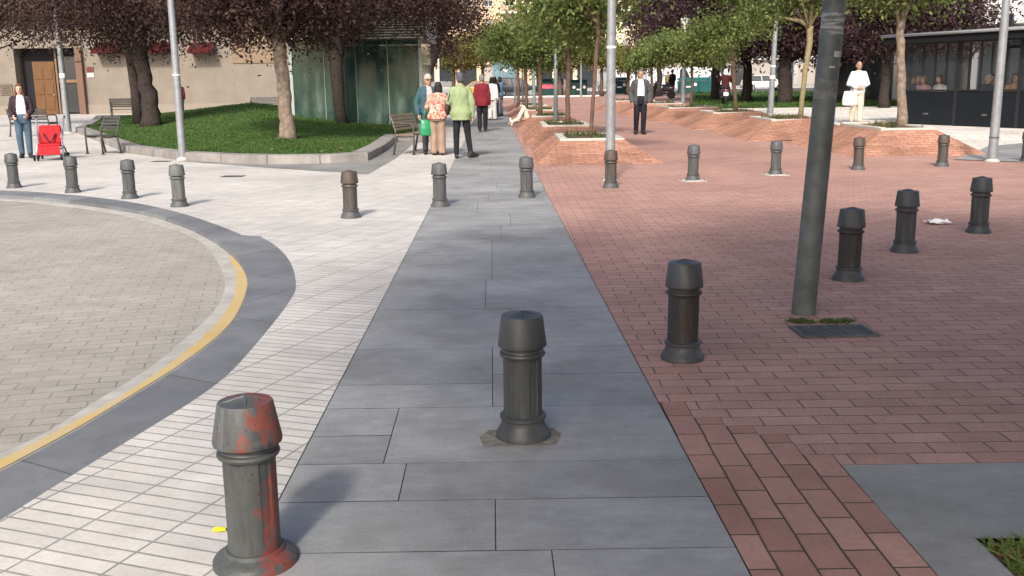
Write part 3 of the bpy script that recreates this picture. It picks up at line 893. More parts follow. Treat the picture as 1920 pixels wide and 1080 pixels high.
pole_px('lamp_post', 'thin pale lamp post on the third right hand mound', (1444, 213), (1456, 26), 3.6, 11.5, MT['galv'], head='cap', foot=False, band=[(1.35, .12, MT['white']), (1.75, .05, MT['white'])])
pole_px('lamp_post', 'slim pale post topped by a white cone shaped lamp', (1281, 193), (1285, 35), 3.75, 9.5, MT['galv'], head='cone', foot=False)
pole_px('marker_post', 'grey green post on the second mound of the path row', (1042, 228), (1042, 52), 3.05, 8.5, MT['pole_green'], head='cap', foot=False, group='grey green posts on the mounds')
pole_px('marker_post', 'grey green post on the third mound of the path row', (1002, 202), (999, 85), 3.05, 6.6, MT['pole_green'], head='cap', foot=False, group='grey green posts on the mounds')
for px, pb, pt, yy, lb in ((980, 188, 105, 49, 'thin grey post right of the seated couple'), (966, 186, 113, 56, 'thin grey post behind the seated couple'), (941, 178, 100, 66, 'thin pale post left of the parked dark car')):
    pole_px('marker_post', lb, (px, pb), (px - 1, pt), 3.0, 4.5, MT['galv'], head='cap', y=yy, foot=False, group='grey green posts on the mounds')
pole_px('street_lamp', 'far thin street lamp with a small head left of the suited man', (1192, 175), (1193, 45), 7.0, 4, MT['galv'], head='arm', y=80, foot=False, group='street lamps along the far street')
pole_px('street_lamp', 'bright white pole behind the old man with sunglasses', (822, 178), (822, 105), 4.6, 4.5, MT['white'], head='cap', y=72, foot=False, group='street lamps along the far street')
pole_px('street_lamp', 'far thin pole between the dumpsters', (1089, 176), (1090, 100), 4.2, 4, MT['galv'], head='cap', y=82, foot=False, group='street lamps along the far street')
# the dark pole with torn posters
b = Vector((*G(1506, 588), 0)); t = Wp(1565, 0, b.y)
dp = pole('sign_pole', 'dark leaning metal pole with torn grey stickers in the bricks on the right', b, t, 4.2, .0735, .054, MT['galv_dark'], head='none', group=None, foot=False)
d = (t - b).normalized(); q = d.to_track_quat('Z', 'Y').to_matrix()
def wrap(zc, h, a0, a1, mat, tear, name='sticker', lab=None):
    mb = MB(); n = 16; vs = []; rs = random.Random(int(zc * 100))
    for j in range(3):
        for i in range(n + 1):
            a = a0 + (a1 - a0) * i / n
            z = zc + (j - 1) * h / 2 + (rs.uniform(-tear, tear) if j != 1 else 0)
            rr = .0735 + (.054 - .0735) * z / 4.2 + .0015
            vs.append(d * z + q @ Vector((rr * math.cos(a), rr * math.sin(a), 0)))
    mb.add(vs, [(j * (n + 1) + i, j * (n + 1) + i + 1, (j + 1) * (n + 1) + i + 1, (j + 1) * (n + 1) + i) for j in range(2) for i in range(n)])
    o = mb.build(name, mat, dp, True)
    if lab: o['label'] = lab
def zpx(py):
    lo, hi = 0, 4
    for _ in range(40):
        m = (lo + hi) / 2; p = b + d * m
        v = np.array(p) - np.array([0, 0, CAMH])
        if 540 - FPX * (v @ _U) / (v @ _F) > py: lo = m
        else: hi = m
    return m
def lines_mat(name, a, bb, sc):
    k = NT(name, .8, .2)
    v = k.coord(scale=(6, 6, sc))
    f = k.noise(v, 1.0, 3, .6)
    k.col(k.ramp(f, [(.40, a), (.58, bb)])); return k.m
pm = lines_mat('poster_lines', (.11, .12, .115, 1), (.33, .34, .34, 1), 55)
qx = q.inverted() @ Vector((0, -1, 0)); am = math.atan2(qx.y, qx.x)
wrap((zpx(26) + zpx(64)) / 2, zpx(26) - zpx(64), am - 2.0, am + 2.0, pm, .006, lab='torn poster strip near the top of the pole')
wrap((zpx(150) + zpx(186)) / 2, zpx(150) - zpx(186), am - 2.3, am + 2.3, lines_mat('poster_rest', (.12, .125, .12, 1), (.22, .225, .22, 1), 8), .008, lab='wide grey poster remnant')
wrap((zpx(96) + zpx(107)) / 2, zpx(96) - zpx(107), am + .1, am + 1.2, MT['sticker'], .001, lab='small pale sticker')
wrap(zpx(126), .012, am - .2, am + .35, MT['sticker'], .001)

# ------------------------------------------------------------------ trees
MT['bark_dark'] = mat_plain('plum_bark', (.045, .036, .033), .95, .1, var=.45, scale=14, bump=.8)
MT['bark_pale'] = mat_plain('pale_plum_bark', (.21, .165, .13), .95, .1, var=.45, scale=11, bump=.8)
MT['bark_young'] = mat_plain('young_bark', (.12, .080, .058), .9, .1, var=.35, scale=20, bump=.4)
MT['bark_yellow'] = mat_plain('young_yellow_bark', (.25, .21, .12), .9, .1, var=.3, scale=18, bump=.4)
MT['leaf_plum'] = mat_leaf('plum_leaf', (.018, .010, .010, 1), (.072, .037, .032, 1), .22, .8)
MT['leaf_plum_far'] = mat_leaf('plum_leaf_far', (.018, .010, .012, 1), (.070, .038, .040, 1), .15, .8)
MT['leaf_green'] = mat_leaf('acacia_leaf', (.05, .086, .024, 1), (.225, .275, .085, 1), .42, .9)
MT['leaf_yellow'] = mat_leaf('yellow_green_leaf', (.085, .09, .022, 1), (.26, .235, .075, 1), .35, .9)
def leaf_cloud(blobs, n, size, seed, clump=.34, droop=.3, aspect=.5, gaps=0.0):
    rs = np.random.RandomState(seed)
    vol = np.array([b[1][0] * b[1][1] * b[1][2] for b in blobs]) ** .8
    vol /= vol.sum()
    cs = []
    for (c, r), v in zip(blobs, vol):
        k = max(3, int(v * n / 42))
        u = rs.randn(k, 3); u /= np.linalg.norm(u, axis=1)[:, None]
        rad = rs.rand(k) ** .42
        cs.append(np.array(c)[None] + u * rad[:, None] * np.array(r)[None])
    C = np.concatenate(cs)
    idx = rs.randint(0, len(C), n)
    sig = clump * (.5 + rs.rand(len(C)))
    P = C[idx] + rs.randn(n, 3) * (sig[idx])[:, None] * np.array([1, 1, .7])
    P[:, 2] -= droop * np.abs(rs.randn(n)) * sig[idx]
    a = rs.randn(n, 3); a /= np.linalg.norm(a, axis=1)[:, None]
    a[:, 2] -= droop; a /= np.linalg.norm(a, axis=1)[:, None]
    bb = np.cross(a, rs.randn(n, 3)); bb /= np.linalg.norm(bb, axis=1)[:, None]
    L = size * (.6 + .8 * rs.rand(n))[:, None]
    Wd = L * aspect
    V = np.stack([P - a * L * .5, P + bb * Wd * .5 - a * L * .05, P + a * L * .5, P - bb * Wd * .5 - a * L * .05], 1).reshape(-1, 3)
    return V, np.arange(4 * n).reshape(-1, 4), C
def tree(name, label, base, trunk, blobs, n, size, leaf, bark, group, seed, limbs=14, clump=.34, cat='tree', droop=.3, extra=None, limb_r=.35, aspect=.5):
    """trunk: list of (point, radius) in world places; blobs: crown masses in world places"""
    base = Vector(base)
    root = empty(name, base, 0, label, cat, group)
    rs = random.Random(seed)
    mb = MB()
    pts = [Vector(p) - base for p, r in trunk]; rad = [r for p, r in trunk]
    # more points with a slight wander
    P2, R2 = [], []
    for i in range(len(pts) - 1):
        for k in range(4):
            t = k / 4
            P2.append(pts[i].lerp(pts[i + 1], t) + Vector((rs.gauss(0, 1), rs.gauss(0, 1), 0)) * rad[i] * .10)
            R2.append((rad[i] + (rad[i + 1] - rad[i]) * t) * rs.uniform(.94, 1.06))
    P2.append(pts[-1]); R2.append(rad[-1])
    P2[0] = P2[0] - Vector((0, 0, .08)); R2[0] *= 1.25
    mb.chain(P2, R2, 12)
    if extra:
        for ch in extra: mb.chain([Vector(p) - base for p, r in ch], [r for p, r in ch], 10)
    V, F, C = leaf_cloud(blobs, n, size, seed, clump, droop, aspect)
    top = pts[-1]; low = pts[len(pts) // 2]
    for k in range(limbs):
        c = Vector(C[rs.randrange(len(C))]) - base
        s = top.lerp(P2[int(len(P2) * .72)], rs.random() * .8)
        m = s.lerp(c, .5) + Vector((rs.gauss(0, .15), rs.gauss(0, .15), rs.uniform(.05, .35)))
        r0 = rad[-1] * rs.uniform(.35, .75)
        mb.chain([s, s.lerp(m, .5) + Vector((0, 0, .06)), m, m.lerp(c, .6) + Vector((rs.gauss(0, .06), rs.gauss(0, .06), 0)), c], [r0, r0 * .8, r0 * .55, r0 * .3, r0 * .12], 6)
    mb.build('trunk', bark, root, True)
    np_mesh('crown', V - np.array(base)[None], F, leaf, root)
    return root
def px_trunk(pxs, y, dy=0.0):
    """pxs: (px, py, width in px)"""
    out = []
    for i, (px, py, w) in enumerate(pxs):
        p = Wp(px, py, y + dy * i); out.append((p, w / 2 * (y + dy * i) / FPX))
    return out
def blob_px(px, py, y, rx, ry, rz): return (tuple(Wp(px, py, y)), (rx, ry, rz))
PG = 'purple leaved plum trees over the grass mound'
def plum(label, pxs, blobs, n, bark, seed, extra=None, **kw):
    b = hit(pxs[0][0], pxs[0][1])
    tr = px_trunk(pxs, b.y); tr[0] = (b, tr[0][1])
    ex = [px_trunk(e, b.y + .1) for e in extra] if extra else None
    bl = [blob_px(px, py, b.y + dy, rx, ry, rz) for (px, py, dy, rx, ry, rz) in blobs]
    return tree('plum_tree', label, b, tr, bl, int(n * 2.5), .10, MT['leaf_plum'], bark, PG, seed, extra=ex, **kw)
plum('dark purple leaved tree with a double trunk on the left of the mound', [(287, 236, 36), (278, 190, 30), (268, 130, 27), (262, 85, 27), (256, 40, 25)],
     [(250, -10, 0, 3.2, 2.6, 1.7), (170, 30, 0, 1.8, 1.8, 1.1), (330, 30, -.5, 1.9, 2.0, .95), (250, 60, .5, 1.5, 1.5, .6), (200, -120, 0, 3, 3, 1.6)], 17000, MT['bark_dark'], 11,
     extra=[[(262, 232, 24), (254, 170, 18), (246, 110, 18), (236, 60, 17)]])
plum('purple leaved tree with a slim dark trunk at the crest of the mound', [(366, 204, 17), (362, 160, 18), (355, 110, 20), (352, 60, 20)],
     [(370, 10, 0, 3.4, 2.6, 1.5), (430, 40, 0, 2.0, 2, .8), (350, -100, 0, 3.2, 3, 1.8)], 12000, MT['bark_dark'], 12)
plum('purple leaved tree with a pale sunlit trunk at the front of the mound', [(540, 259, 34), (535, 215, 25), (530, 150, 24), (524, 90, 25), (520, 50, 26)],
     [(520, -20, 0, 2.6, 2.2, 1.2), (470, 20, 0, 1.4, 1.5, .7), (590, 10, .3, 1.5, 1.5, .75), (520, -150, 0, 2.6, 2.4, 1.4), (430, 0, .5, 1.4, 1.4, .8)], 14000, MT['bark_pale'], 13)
plum('purple leaved tree with a dark trunk in front of the glass pavilion', [(640, 230, 22), (634, 170, 22), (630, 110, 26), (632, 70, 28)],
     [(650, -8, 0, 2.7, 2.4, .62), (740, -5, -.5, 1.7, 1.8, .55), (580, 32, .2, 1.1, 1.2, .42), (650, 52, 0, .9, 1.2, .28), (650, -120, 0, 3.2, 3, 1.6), (820, 10, -1, 1.5, 1.5, 1.0)], 17000, MT['bark_dark'], 14)
plum('purple leaved tree whose crown hangs right of the glass pavilion', [(760, 215, 18), (790, 160, 18), (812, 110, 18), (822, 70, 17)],
     [(850, 20, 0, 1.5, 1.5, .95), (820, 75, 0, 1.0, 1.2, .60), (845, 92, 0, .5, .7, .55), (800, 0, 0, 1.6, 1.6, 1.2), (840, -100, 0, 2.2, 2, 1.5)], 12000, MT['bark_dark'], 15)
b = hit(20, 214)
tree('plum_tree', 'purple leaved tree over the left edge of the photo before the tiled eaves', (-21, 39, gz(-21, 39)), [((-21, 39, 0), .2), ((-20.9, 39, 1.5), .17), ((-20.7, 39, 3.2), .16)],
     [blob_px(20, 0, 39, 3.2, 2.6, 1.6), blob_px(120, 20, 38, 2.2, 2.0, 1.0), blob_px(40, 55, 39, 1.6, 1.6, .65), blob_px(60, -110, 39, 4, 3, 1.8)], 13000, .13, MT['leaf_plum'], MT['bark_dark'], PG, 16)
# young light green trees on the mounds
GG = 'young feathery green trees in the brick mounds'
def sapling(label, mnd, pxs, blobs, n, seed, bark='bark_young', leaf='leaf_green', size=.12, clump=.24):
    cx = (mnd[4] + mnd[5]) / 2; cy = (mnd[6] + mnd[7]) / 2
    # the trunk rises where the survey shows it, at the distance of its planter
    b0 = Wp(pxs[0][0], pxs[0][1], cy)
    b = Vector((b0.x, cy, surf(b0.x, cy)))
    tr = px_trunk(pxs, cy); tr[0] = (b, tr[0][1])
    bl = [blob_px(px, py, cy + dy, rx, ry, rz) for (px, py, dy, rx, ry, rz) in blobs]
    return tree('young_tree', label, b, tr, bl, int(n * 1.55), size * .88, MT[leaf], MT[bark], GG, seed, limbs=7, clump=clump, droop=.45)
m = [_m for _m in MOUNDS]
sapling('slim leaning sapling in the nearest mound, its crown high above the path', m[0], [(1107, 250, 8), (1112, 190, 7), (1117, 120, 8), (1122, 60, 8), (1120, 20, 8)], [(1080, 10, 1, 1.1, 1.2, .40), (1130, -40, 0, 1.2, 1.2, .6), (1040, -10, .5, .9, 1, .42), (1100, 60, 1, .5, .6, .22)], 5200, 31)
sapling('young green tree with a reddish trunk in the second mound', m[1], [(1064, 224, 9), (1065, 170, 8), (1066, 110, 9), (1062, 60, 9)], [(1050, 45, 0, 1.15, 1.2, .5), (1085, 82, .5, .6, .8, .3), (1060, -30, 0, 1.3, 1.3, .6), (1112, 30, 0, .6, .7, .4)], 6800, 32)
sapling('young green tree with a wide crown in the third mound', m[2], [(1013, 205, 8), (1013, 150, 7), (1011, 100, 8), (1010, 70, 8)], [(985, 70, 0, 1.15, 1.1, .55), (1020, 95, .5, .8, .8, .42), (958, 92, 0, .6, .7, .3), (1015, 42, 0, .6, .7, .4), (950, 60, 0, .5, .6, .3)], 6800, 33)
sapling('young green tree with drooping pale foliage in the fourth mound', m[3], [(986, 192, 7), (986, 150, 6), (984, 115, 6), (982, 90, 6)], [(965, 70, 0, 1.1, 1.1, .6), (940, 85, 0, .8, .9, .55), (990, 108, 0, .8, .8, .3), (962, 52, 0, .8, .8, .35)], 6000, 34)
sapling('young green tree in the fifth mound behind the seated couple', m[4], [(972, 187, 6), (972, 150, 5), (970, 120, 5), (968, 100, 5)], [(945, 78, 0, 1.1, 1.1, .6), (975, 95, 0, 1.0, 1.0, .5), (1000, 75, 0, 1.0, 1, .5)], 5200, 35)
sapling('young tree on the chalk marked mound before the terrace', m[6], [(1691, 236, 19), (1690, 170, 16), (1689, 90, 15), (1688, 40, 14)], [(1690, -28, 0, .9, .9, .36), (1640, -32, 0, .6, .7, .34), (1738, -36, 0, .6, .7, .34), (1690, -120, 0, 1.5, 1.4, .8)], 6000, 36, bark='bark_pale')
sapling('young tree with a yellowish forked trunk left of the dark pole', m[7], [(1500, 218, 9), (1508, 150, 9), (1518, 80, 11), (1519, 50, 13)], [(1515, -8, 0, .9, .9, .36), (1432, 16, .3, .7, .8, .42), (1580, -30, 0, .9, .9, .35), (1510, -80, 0, 1.6, 1.5, .8)], 6800, 37, bark='bark_yellow')
sapling('young green tree with broad sunlit foliage in the third right hand mound', m[8], [(1380, 205, 8), (1377, 160, 7), (1374, 110, 8), (1370, 80, 8)], [(1345, 52, 0, 1.1, 1.1, .36), (1292, 74, 0, .8, .9, .24), (1398, 40, 0, .8, .8, .42), (1340, 86, 0, .8, .8, .20), (1390, -40, 0, 1.4, 1.4, .7)], 9000, 38)
sapling('young green tree before the motorcycle', m[9], [(1296, 190, 6), (1298, 150, 5), (1297, 110, 6), (1296, 90, 6)], [(1262, 86, 0, .8, 1.0, .3), (1318, 96, 0, 1.1, 1.0, .28)], 6000, 39, size=.14)
sapling('young green tree behind the man in the suit', m[10], [(1222, 186, 6), (1222, 150, 5), (1222, 110, 5), (1222, 95, 5)], [(1225, 98, 0, 1.1, 1.1, .38), (1252, 82, 0, .8, .9, .5), (1195, 112, 0, .7, .8, .25)], 5200, 40, size=.15)
# purple trees on the far lawn and yellow green trees by the far street
def back_tree(label, px, y, trunk_w, crown, n, seed, leaf='leaf_plum_far', bark='bark_dark', group='purple trees on the far lawn', size=.22, py_top=110, name='plum_tree'):
    g0 = Wp(px, 160, y); b = Vector((g0.x, y, surf(g0.x, y) + (.1 if (y > 44 and g0.x > 7.6) else 0)))
    t1 = Wp(px, 140, y); t2 = Wp(px, py_top, y)
    r = trunk_w / 2 * y / FPX
    bl = [blob_px(cx, cy, y + dy, rx, ry, rz) for (cx, cy, dy, rx, ry, rz) in crown]
    return tree(name, label, b, [(b, r * 1.15), (t1, r), (t2, r * .85)], bl, int(n * 2.6), size * .85, MT[leaf], MT[bark], group, seed, limbs=8, clump=.40)
back_tree('purple tree whose thick dark trunk stands right of the thin lamp post', 1472, 47, 24, [(1470, 40, 0, 3.0, 2.5, 1.5), (1530, 70, 0, 1.9, 1.8, .9), (1410, 60, 0, 1.8, 1.8, .9), (1480, -60, 0, 3.5, 3, 2)], 9000, 51)
back_tree('purple tree with a dark trunk left of the thin lamp post', 1402, 52, 17, [(1400, 50, 0, 2.8, 2.4, 1.5), (1350, 80, 0, 2.0, 2.0, 1.1), (1400, -50, 0, 3.2, 3, 2)], 8000, 52)
back_tree('purple tree behind the broad sunlit green tree', 1342, 58, 15, [(1320, 40, 0, 3.4, 2.6, 2.0), (1270, 70, 0, 2.2, 2.0, 1.4), (1320, -60, 0, 3.2, 3, 2)], 8500, 53)
back_tree('tall purple tree against the beige flats right of the galvanised pole', 1236, 72, 10, [(1240, 40, 0, 2.6, 2.4, 2.6), (1215, 20, 0, 1.6, 1.6, 2.0), (1270, 0, 0, 2.6, 2.4, 2.8)], 8000, 54)
back_tree('purple tree rising behind the dark leaning pole', 1560, 50, 17, [(1600, 40, 0, 3.0, 2.5, 1.6), (1560, 70, 0, 2.0, 2, .9), (1600, -60, 0, 3.5, 3, 2)], 9000, 55)
back_tree('purple tree rising behind the left end of the terrace', 1660, 42, 16, [(1660, 30, 0, 2.3, 2.2, 1.4), (1740, 50, 0, 2.2, 2, 1.0), (1620, 80, 0, 1.2, 1.2, .7), (1700, -60, 0, 3, 2.6, 1.8)], 11000, 56, size=.17)
back_tree('purple tree rising above the terrace awning', 1810, 40, 15, [(1800, 30, 0, 1.9, 1.8, 1.1), (1760, 40, 0, 1.6, 1.6, 1.0), (1740, -60, 0, 2.6, 2.2, 1.8)], 8000, 57, size=.16)
YG = 'yellow green trees along the far street'
for i, (px, y, cr, lb) in enumerate([(905, 83, [(890, 95, 0, 1.9, 1.8, 1.0), (915, 70, 0, 1.3, 1.3, 1.0)], 'yellow green tree over the yellow taxi'),
                                  (850, 86, [(850, 108, 0, 1.9, 1.6, .8), (870, 90, 0, 1.6, 1.5, .9)], 'yellow green tree behind the old man and the woman in the floral blouse'),
                                  (1128, 83, [(1118, 98, 0, 1.2, 1.4, .8), (1150, 104, 0, 1.3, 1.3, .7)], 'yellow green tree behind the galvanised pole'),
                                  (1178, 80, [(1182, 108, 0, 1.5, 1.4, .6)], 'yellow green tree left of the man in the suit'),
                                  (1050, 85, [(1050, 112, 0, 2.0, 1.8, .5), (1020, 104, 0, 1.6, 1.5, .6)], 'yellow green tree behind the dumpsters')]):
    back_tree(lb, px, y, 6, cr, 4200, 70 + i, 'leaf_yellow', 'bark_young', YG, .26, 125, 'street_tree')
# street trees on this side of the square, behind the camera; they shade the near paving
def shade_tree(label, x, y, blobs, n, seed):
    b = Vector((x, y, -.03))
    bl = [((x + dx, y + dy, z), (rx, ry, rz)) for dx, dy, z, rx, ry, rz in blobs]
    tree('plane_tree', label, b, [(b, .15), ((x, y, 2.0), .12), ((x + .05, y, 3.6), .11)], bl, n, .19, MT['leaf_green'], MT['bark_pale'], 'plane trees behind the camera', seed, limbs=16, clump=.5)
shade_tree('tree in the planter just right of the camera', 2.3, .1, [(0, -.2, 6.0, 2.1, 2.2, 1.3), (.3, 1.6, 5.6, 1.9, 1.6, 1.0), (-1.2, .6, 5.8, 1.2, 1.8, .8)], 13000, 81)
shade_tree('tree in the planter far right of the camera', 6.6, -.3, [(0, .2, 6.0, 2.9, 2.6, 1.4), (.3, 1.7, 5.4, 2.0, 1.5, 1.0)], 14000, 82)
shade_tree('tree in the planter behind the camera', 1.9, -2.4, [(-3.15, 1.0, 6.2, .95, 1.7, .5), (-3.05, 2.8, 6.3, 1.0, 1.1, .5), (-2.7, -1.0, 6.2, .5, .8, .5), (-1.4, .4, 6.0, 1.2, 1.9, .9), (.6, 0, 5.8, 1.5, 1.9, 1.1), (-2.25, -1.7, 6.0, .75, .9, .5), (-2.9, -2.45, 6.2, .42, .7, .3)], 20600, 83)
shade_tree('tree in the planter at the far right behind the camera', 6.4, -3.8, [(0, .4, 6.0, 2.9, 2.6, 1.4)], 11000, 84)
shade_tree('tree in the planter farthest to the right', 11.2, -.4, [(0, .4, 6.0, 2.9, 2.6, 1.4)], 11000, 85)
_p = []
rs = random.Random(14)
for _ in range(9000):
    x = 1.46 + 1.1 * rs.random(); y = 1.9 + .96 * rs.random()
    if mnoise.noise(Vector((x * 5, y * 5, 7))) > -.2 and x > 1.47: _p.append((x, y, -.012))
blades('grass', _p, .022, .016, mat_leaf('planter_weed', (.06, .11, .025, 1), (.20, .27, .07, 1), .3, 6), 33, 1.3, 'patchy weeds in the planter bed at the lower right corner')
_p = [(1.47 + 1.0 * rs.random(), 1.9 + .95 * rs.random(), -.008) for _ in range(1500)]
blades('leaf_litter', _p, .010, .022, mat_leaf('dry_leaf', (.20, .11, .045, 1), (.42, .27, .12, 1), .2, 4), 34, 3.5, 'dry brown leaves in the planter bed at the lower right corner')

# ------------------------------------------------------------------ buildings
MT['render_beige'] = mat_plain('beige_stone_cladding', (.215, .187, .155), .9, .15, var=.10, scale=1.2, bump=.1)
MT['render_pink'] = mat_plain('pinkish_render', (.60, .44, .31), .9, .15, var=.10, scale=.5)
MT['render_cream'] = mat_plain('cream_render', (.66, .55, .40), .9, .15, var=.10, scale=.5)
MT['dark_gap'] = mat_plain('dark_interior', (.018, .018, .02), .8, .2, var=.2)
MT['wood'] = None
def wood(name, a, b, sc=(3, 3, 30)):
    k = NT(name, .55, .3); v = k.coord(scale=sc)
    k.col(k.ramp(k.noise(v, 2, 4, .6), [(.3, a), (.7, b)])); return k.m
MT['wood'] = wood('varnished_wood', (.095, .044, .017, 1), (.16, .078, .030, 1), (14, 14, .8))
MT['glass_dark'] = NT('window_glass', .08, .6).col((.035, .04, .045, 1)).m
MT['frame_white'] = mat_plain('white_frame', (.66, .65, .62), .6, .3, var=.05)
MT['shutter'] = mat_plain('grey_shutter', (.34, .31, .28), .7, .2, var=.1)
MT['tile'] = mat_plain('roof_tile', (.16, .10, .08), .9, .2, var=.3, scale=9)
MT['awning_red'] = mat_plain('red_awning', (.07, .012, .013), .8, .15, var=.15)
# low beige building behind the lawn
WY = 55.0; g0 = gz(0, WY)
bw = empty('beige_building', (-24, WY, g0), 0, 'low beige stone clad building with a wooden door behind the grass mound', 'building')
def wx(px): return Wp(px, 170, WY).x + 24            # local x of a column of the survey on that wall
def wz(px, py): return Wp(px, py, WY).z - g0
mb = MB()
HH = 5.2
xs = [-26, wx(33), wx(160), wx(545) + 1.0]
dz_ = wz(95, 90)
mb.box(((xs[0] + xs[1]) / 2, .3, HH / 2 - .1), (xs[1] - xs[0], .6, HH + .2))
mb.box(((xs[2] + xs[3]) / 2, .3, HH / 2 - .1), (xs[3] - xs[2], .6, HH + .2))
mb.box(((xs[1] + xs[2]) / 2, .3, (dz_ + HH) / 2), (xs[2] - xs[1], .6, HH - dz_))
mb.box((-5, 6.3, HH / 2 - .1), (41, 10.8, HH + .19))
mb.build('wall', MT['render_beige'], bw)
mb = MB()
for px in (300, 405, 440, 505): mb.box((wx(px), -.004, 1.9), (.03, .02, 3.8))
mb.box(((xs[2] + xs[3]) / 2, -.02, .25), (xs[3] - xs[2], .05, .5)); mb.box(((xs[0] + xs[1]) / 2, -.02, .25), (xs[1] - xs[0], .05, .5))
mb.build('plinth', mat_plain('plinth_stone', (.25, .215, .18), .9, .15, var=.12), bw)
mb = MB(); mb.box(((wx(440) + wx(545)) / 2, -.03, (wz(490, 50) + wz(490, 118)) / 2), (wx(545) - wx(440), .05, wz(490, 50) - wz(490, 118)))
mb.build('cladding_panel', mat_plain('brown_cladding', (.22, .16, .11), .85, .2, var=.15, scale=2), bw)
# door recess
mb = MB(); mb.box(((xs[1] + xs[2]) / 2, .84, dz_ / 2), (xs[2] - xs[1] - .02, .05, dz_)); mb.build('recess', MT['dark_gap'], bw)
dr = None
mb = MB(); mb.box(((wx(57) + wx(98)) / 2, .55, wz(80, 115) / 2), (wx(98) - wx(57), .09, wz(80, 115)))
dr = mb.build('door', MT['wood'], bw, bevel=.01)
mb = MB()
for i in range(2):
    for j in range(3): mb.box((wx(57) + (.28 + .44 * i) * (wx(98) - wx(57)), .49, wz(80, 115) * (.2 + .29 * j)), ((wx(98) - wx(57)) * .36, .035, wz(80, 115) * .22))
mb.build('door_panel', MT['wood'], dr, bevel=.012)
mb = MB(); mb.ell((wx(94), .45, 1.05), .05); mb.build('door_handle', MT['galv'], dr)
mb = MB(); mb.box((wx(128) , .6, wz(128, 152)), (wx(150) - wx(102), .08, .16)); mb.box((wx(101), .6, dz_ / 2), (.10, .1, dz_)); mb.build('window_bar', mat_plain('brown_bar', (.20, .13, .08), .7, .2), bw)
mb = MB(); mb.box((wx(128), .66, dz_ * .45), (wx(152) - wx(104), .03, dz_ * .85)); mb.build('door_pane', MT['glass_dark'], bw)
mb = MB(); mb.box((wx(156), .05, dz_ / 2), (.35, .7, dz_)); mb.build('door_jamb', mat_plain('red_brown_jamb', (.16, .095, .07), .8, .2), bw)
# eaves and roof
mb = MB(); mb.box((-5, -.35, HH + .05), (42, .75, .14)); mb.build('eaves', mat_plain('eaves_timber', (.10, .07, .05), .8, .2), bw)
mb = MB(); mb.add([(-26, -.8, HH + .13), (16, -.8, HH + .13), (16, 6, HH + 2.3), (-26, 6, HH + 2.3), (16, 12, HH + .2), (-26, 12, HH + .2)], [(0, 1, 2, 3), (3, 2, 4, 5), (0, 3, 5), (1, 4, 2), (0, 5, 4, 1)])
for i in range(84): mb.tube((-25.8 + i * .5, -.86, HH + .16), (-25.8 + i * .5, 5.9, HH + 2.33), .10, .10, 8)
mb.build('roof', MT['tile'], bw)
mb = MB()
for px0, px1 in ((190, 238), (275, 330), (366, 412)):
    x0, x1 = wx(px0), wx(px1); z1 = wz(px0, 80); z0 = wz(px0, 101)
    mb.prism([(x0, -.02), (x1, -.02), (x1, -.9), (x0, -.9)], z0, z0 + .03)
    mb.add([(x0, -.02, z1), (x1, -.02, z1), (x1, -.92, z0 + .12), (x0, -.92, z0 + .12), (x1, -.92, z0), (x0, -.92, z0)], [(0, 1, 2, 3), (3, 2, 4, 5)])
mb.build('awning', MT['awning_red'], bw)
for px, py, w, h, c, lb in ((12, 168, 23, 20, (.13, .10, .08), 'dark bronze wall plaque left of the wooden door'), (169, 130, 13, 9, (.16, .05, .04), 'small dark red plaque right of the wooden door'), (170, 141, 12, 8, (.60, .58, .54), 'small white notice under the dark red plaque')):
    p = Wp(px, py, WY - .02)
    r = empty('wall_plaque', p, 0, lb, 'plaque', None)
    sw, sh = w * WY / FPX, h * WY / FPX
    mb = MB(); mb.box((0, -.01, 0), (sw, .04, sh)); mb.build('plate', mat_plain('plaque_face', c, .6, .3, var=.25, scale=12), r, bevel=.008)
    mb = MB()
    for i in range(4): mb.box((0, -.035, sh * (.3 - .2 * i)), (sw * (.7 if i % 2 == 0 else .55), .012, sh * .07))
    mb.build('raised_lines', mat_plain('plaque_lines', tuple(min(1, x * .55) for x in c), .6, .3), r)

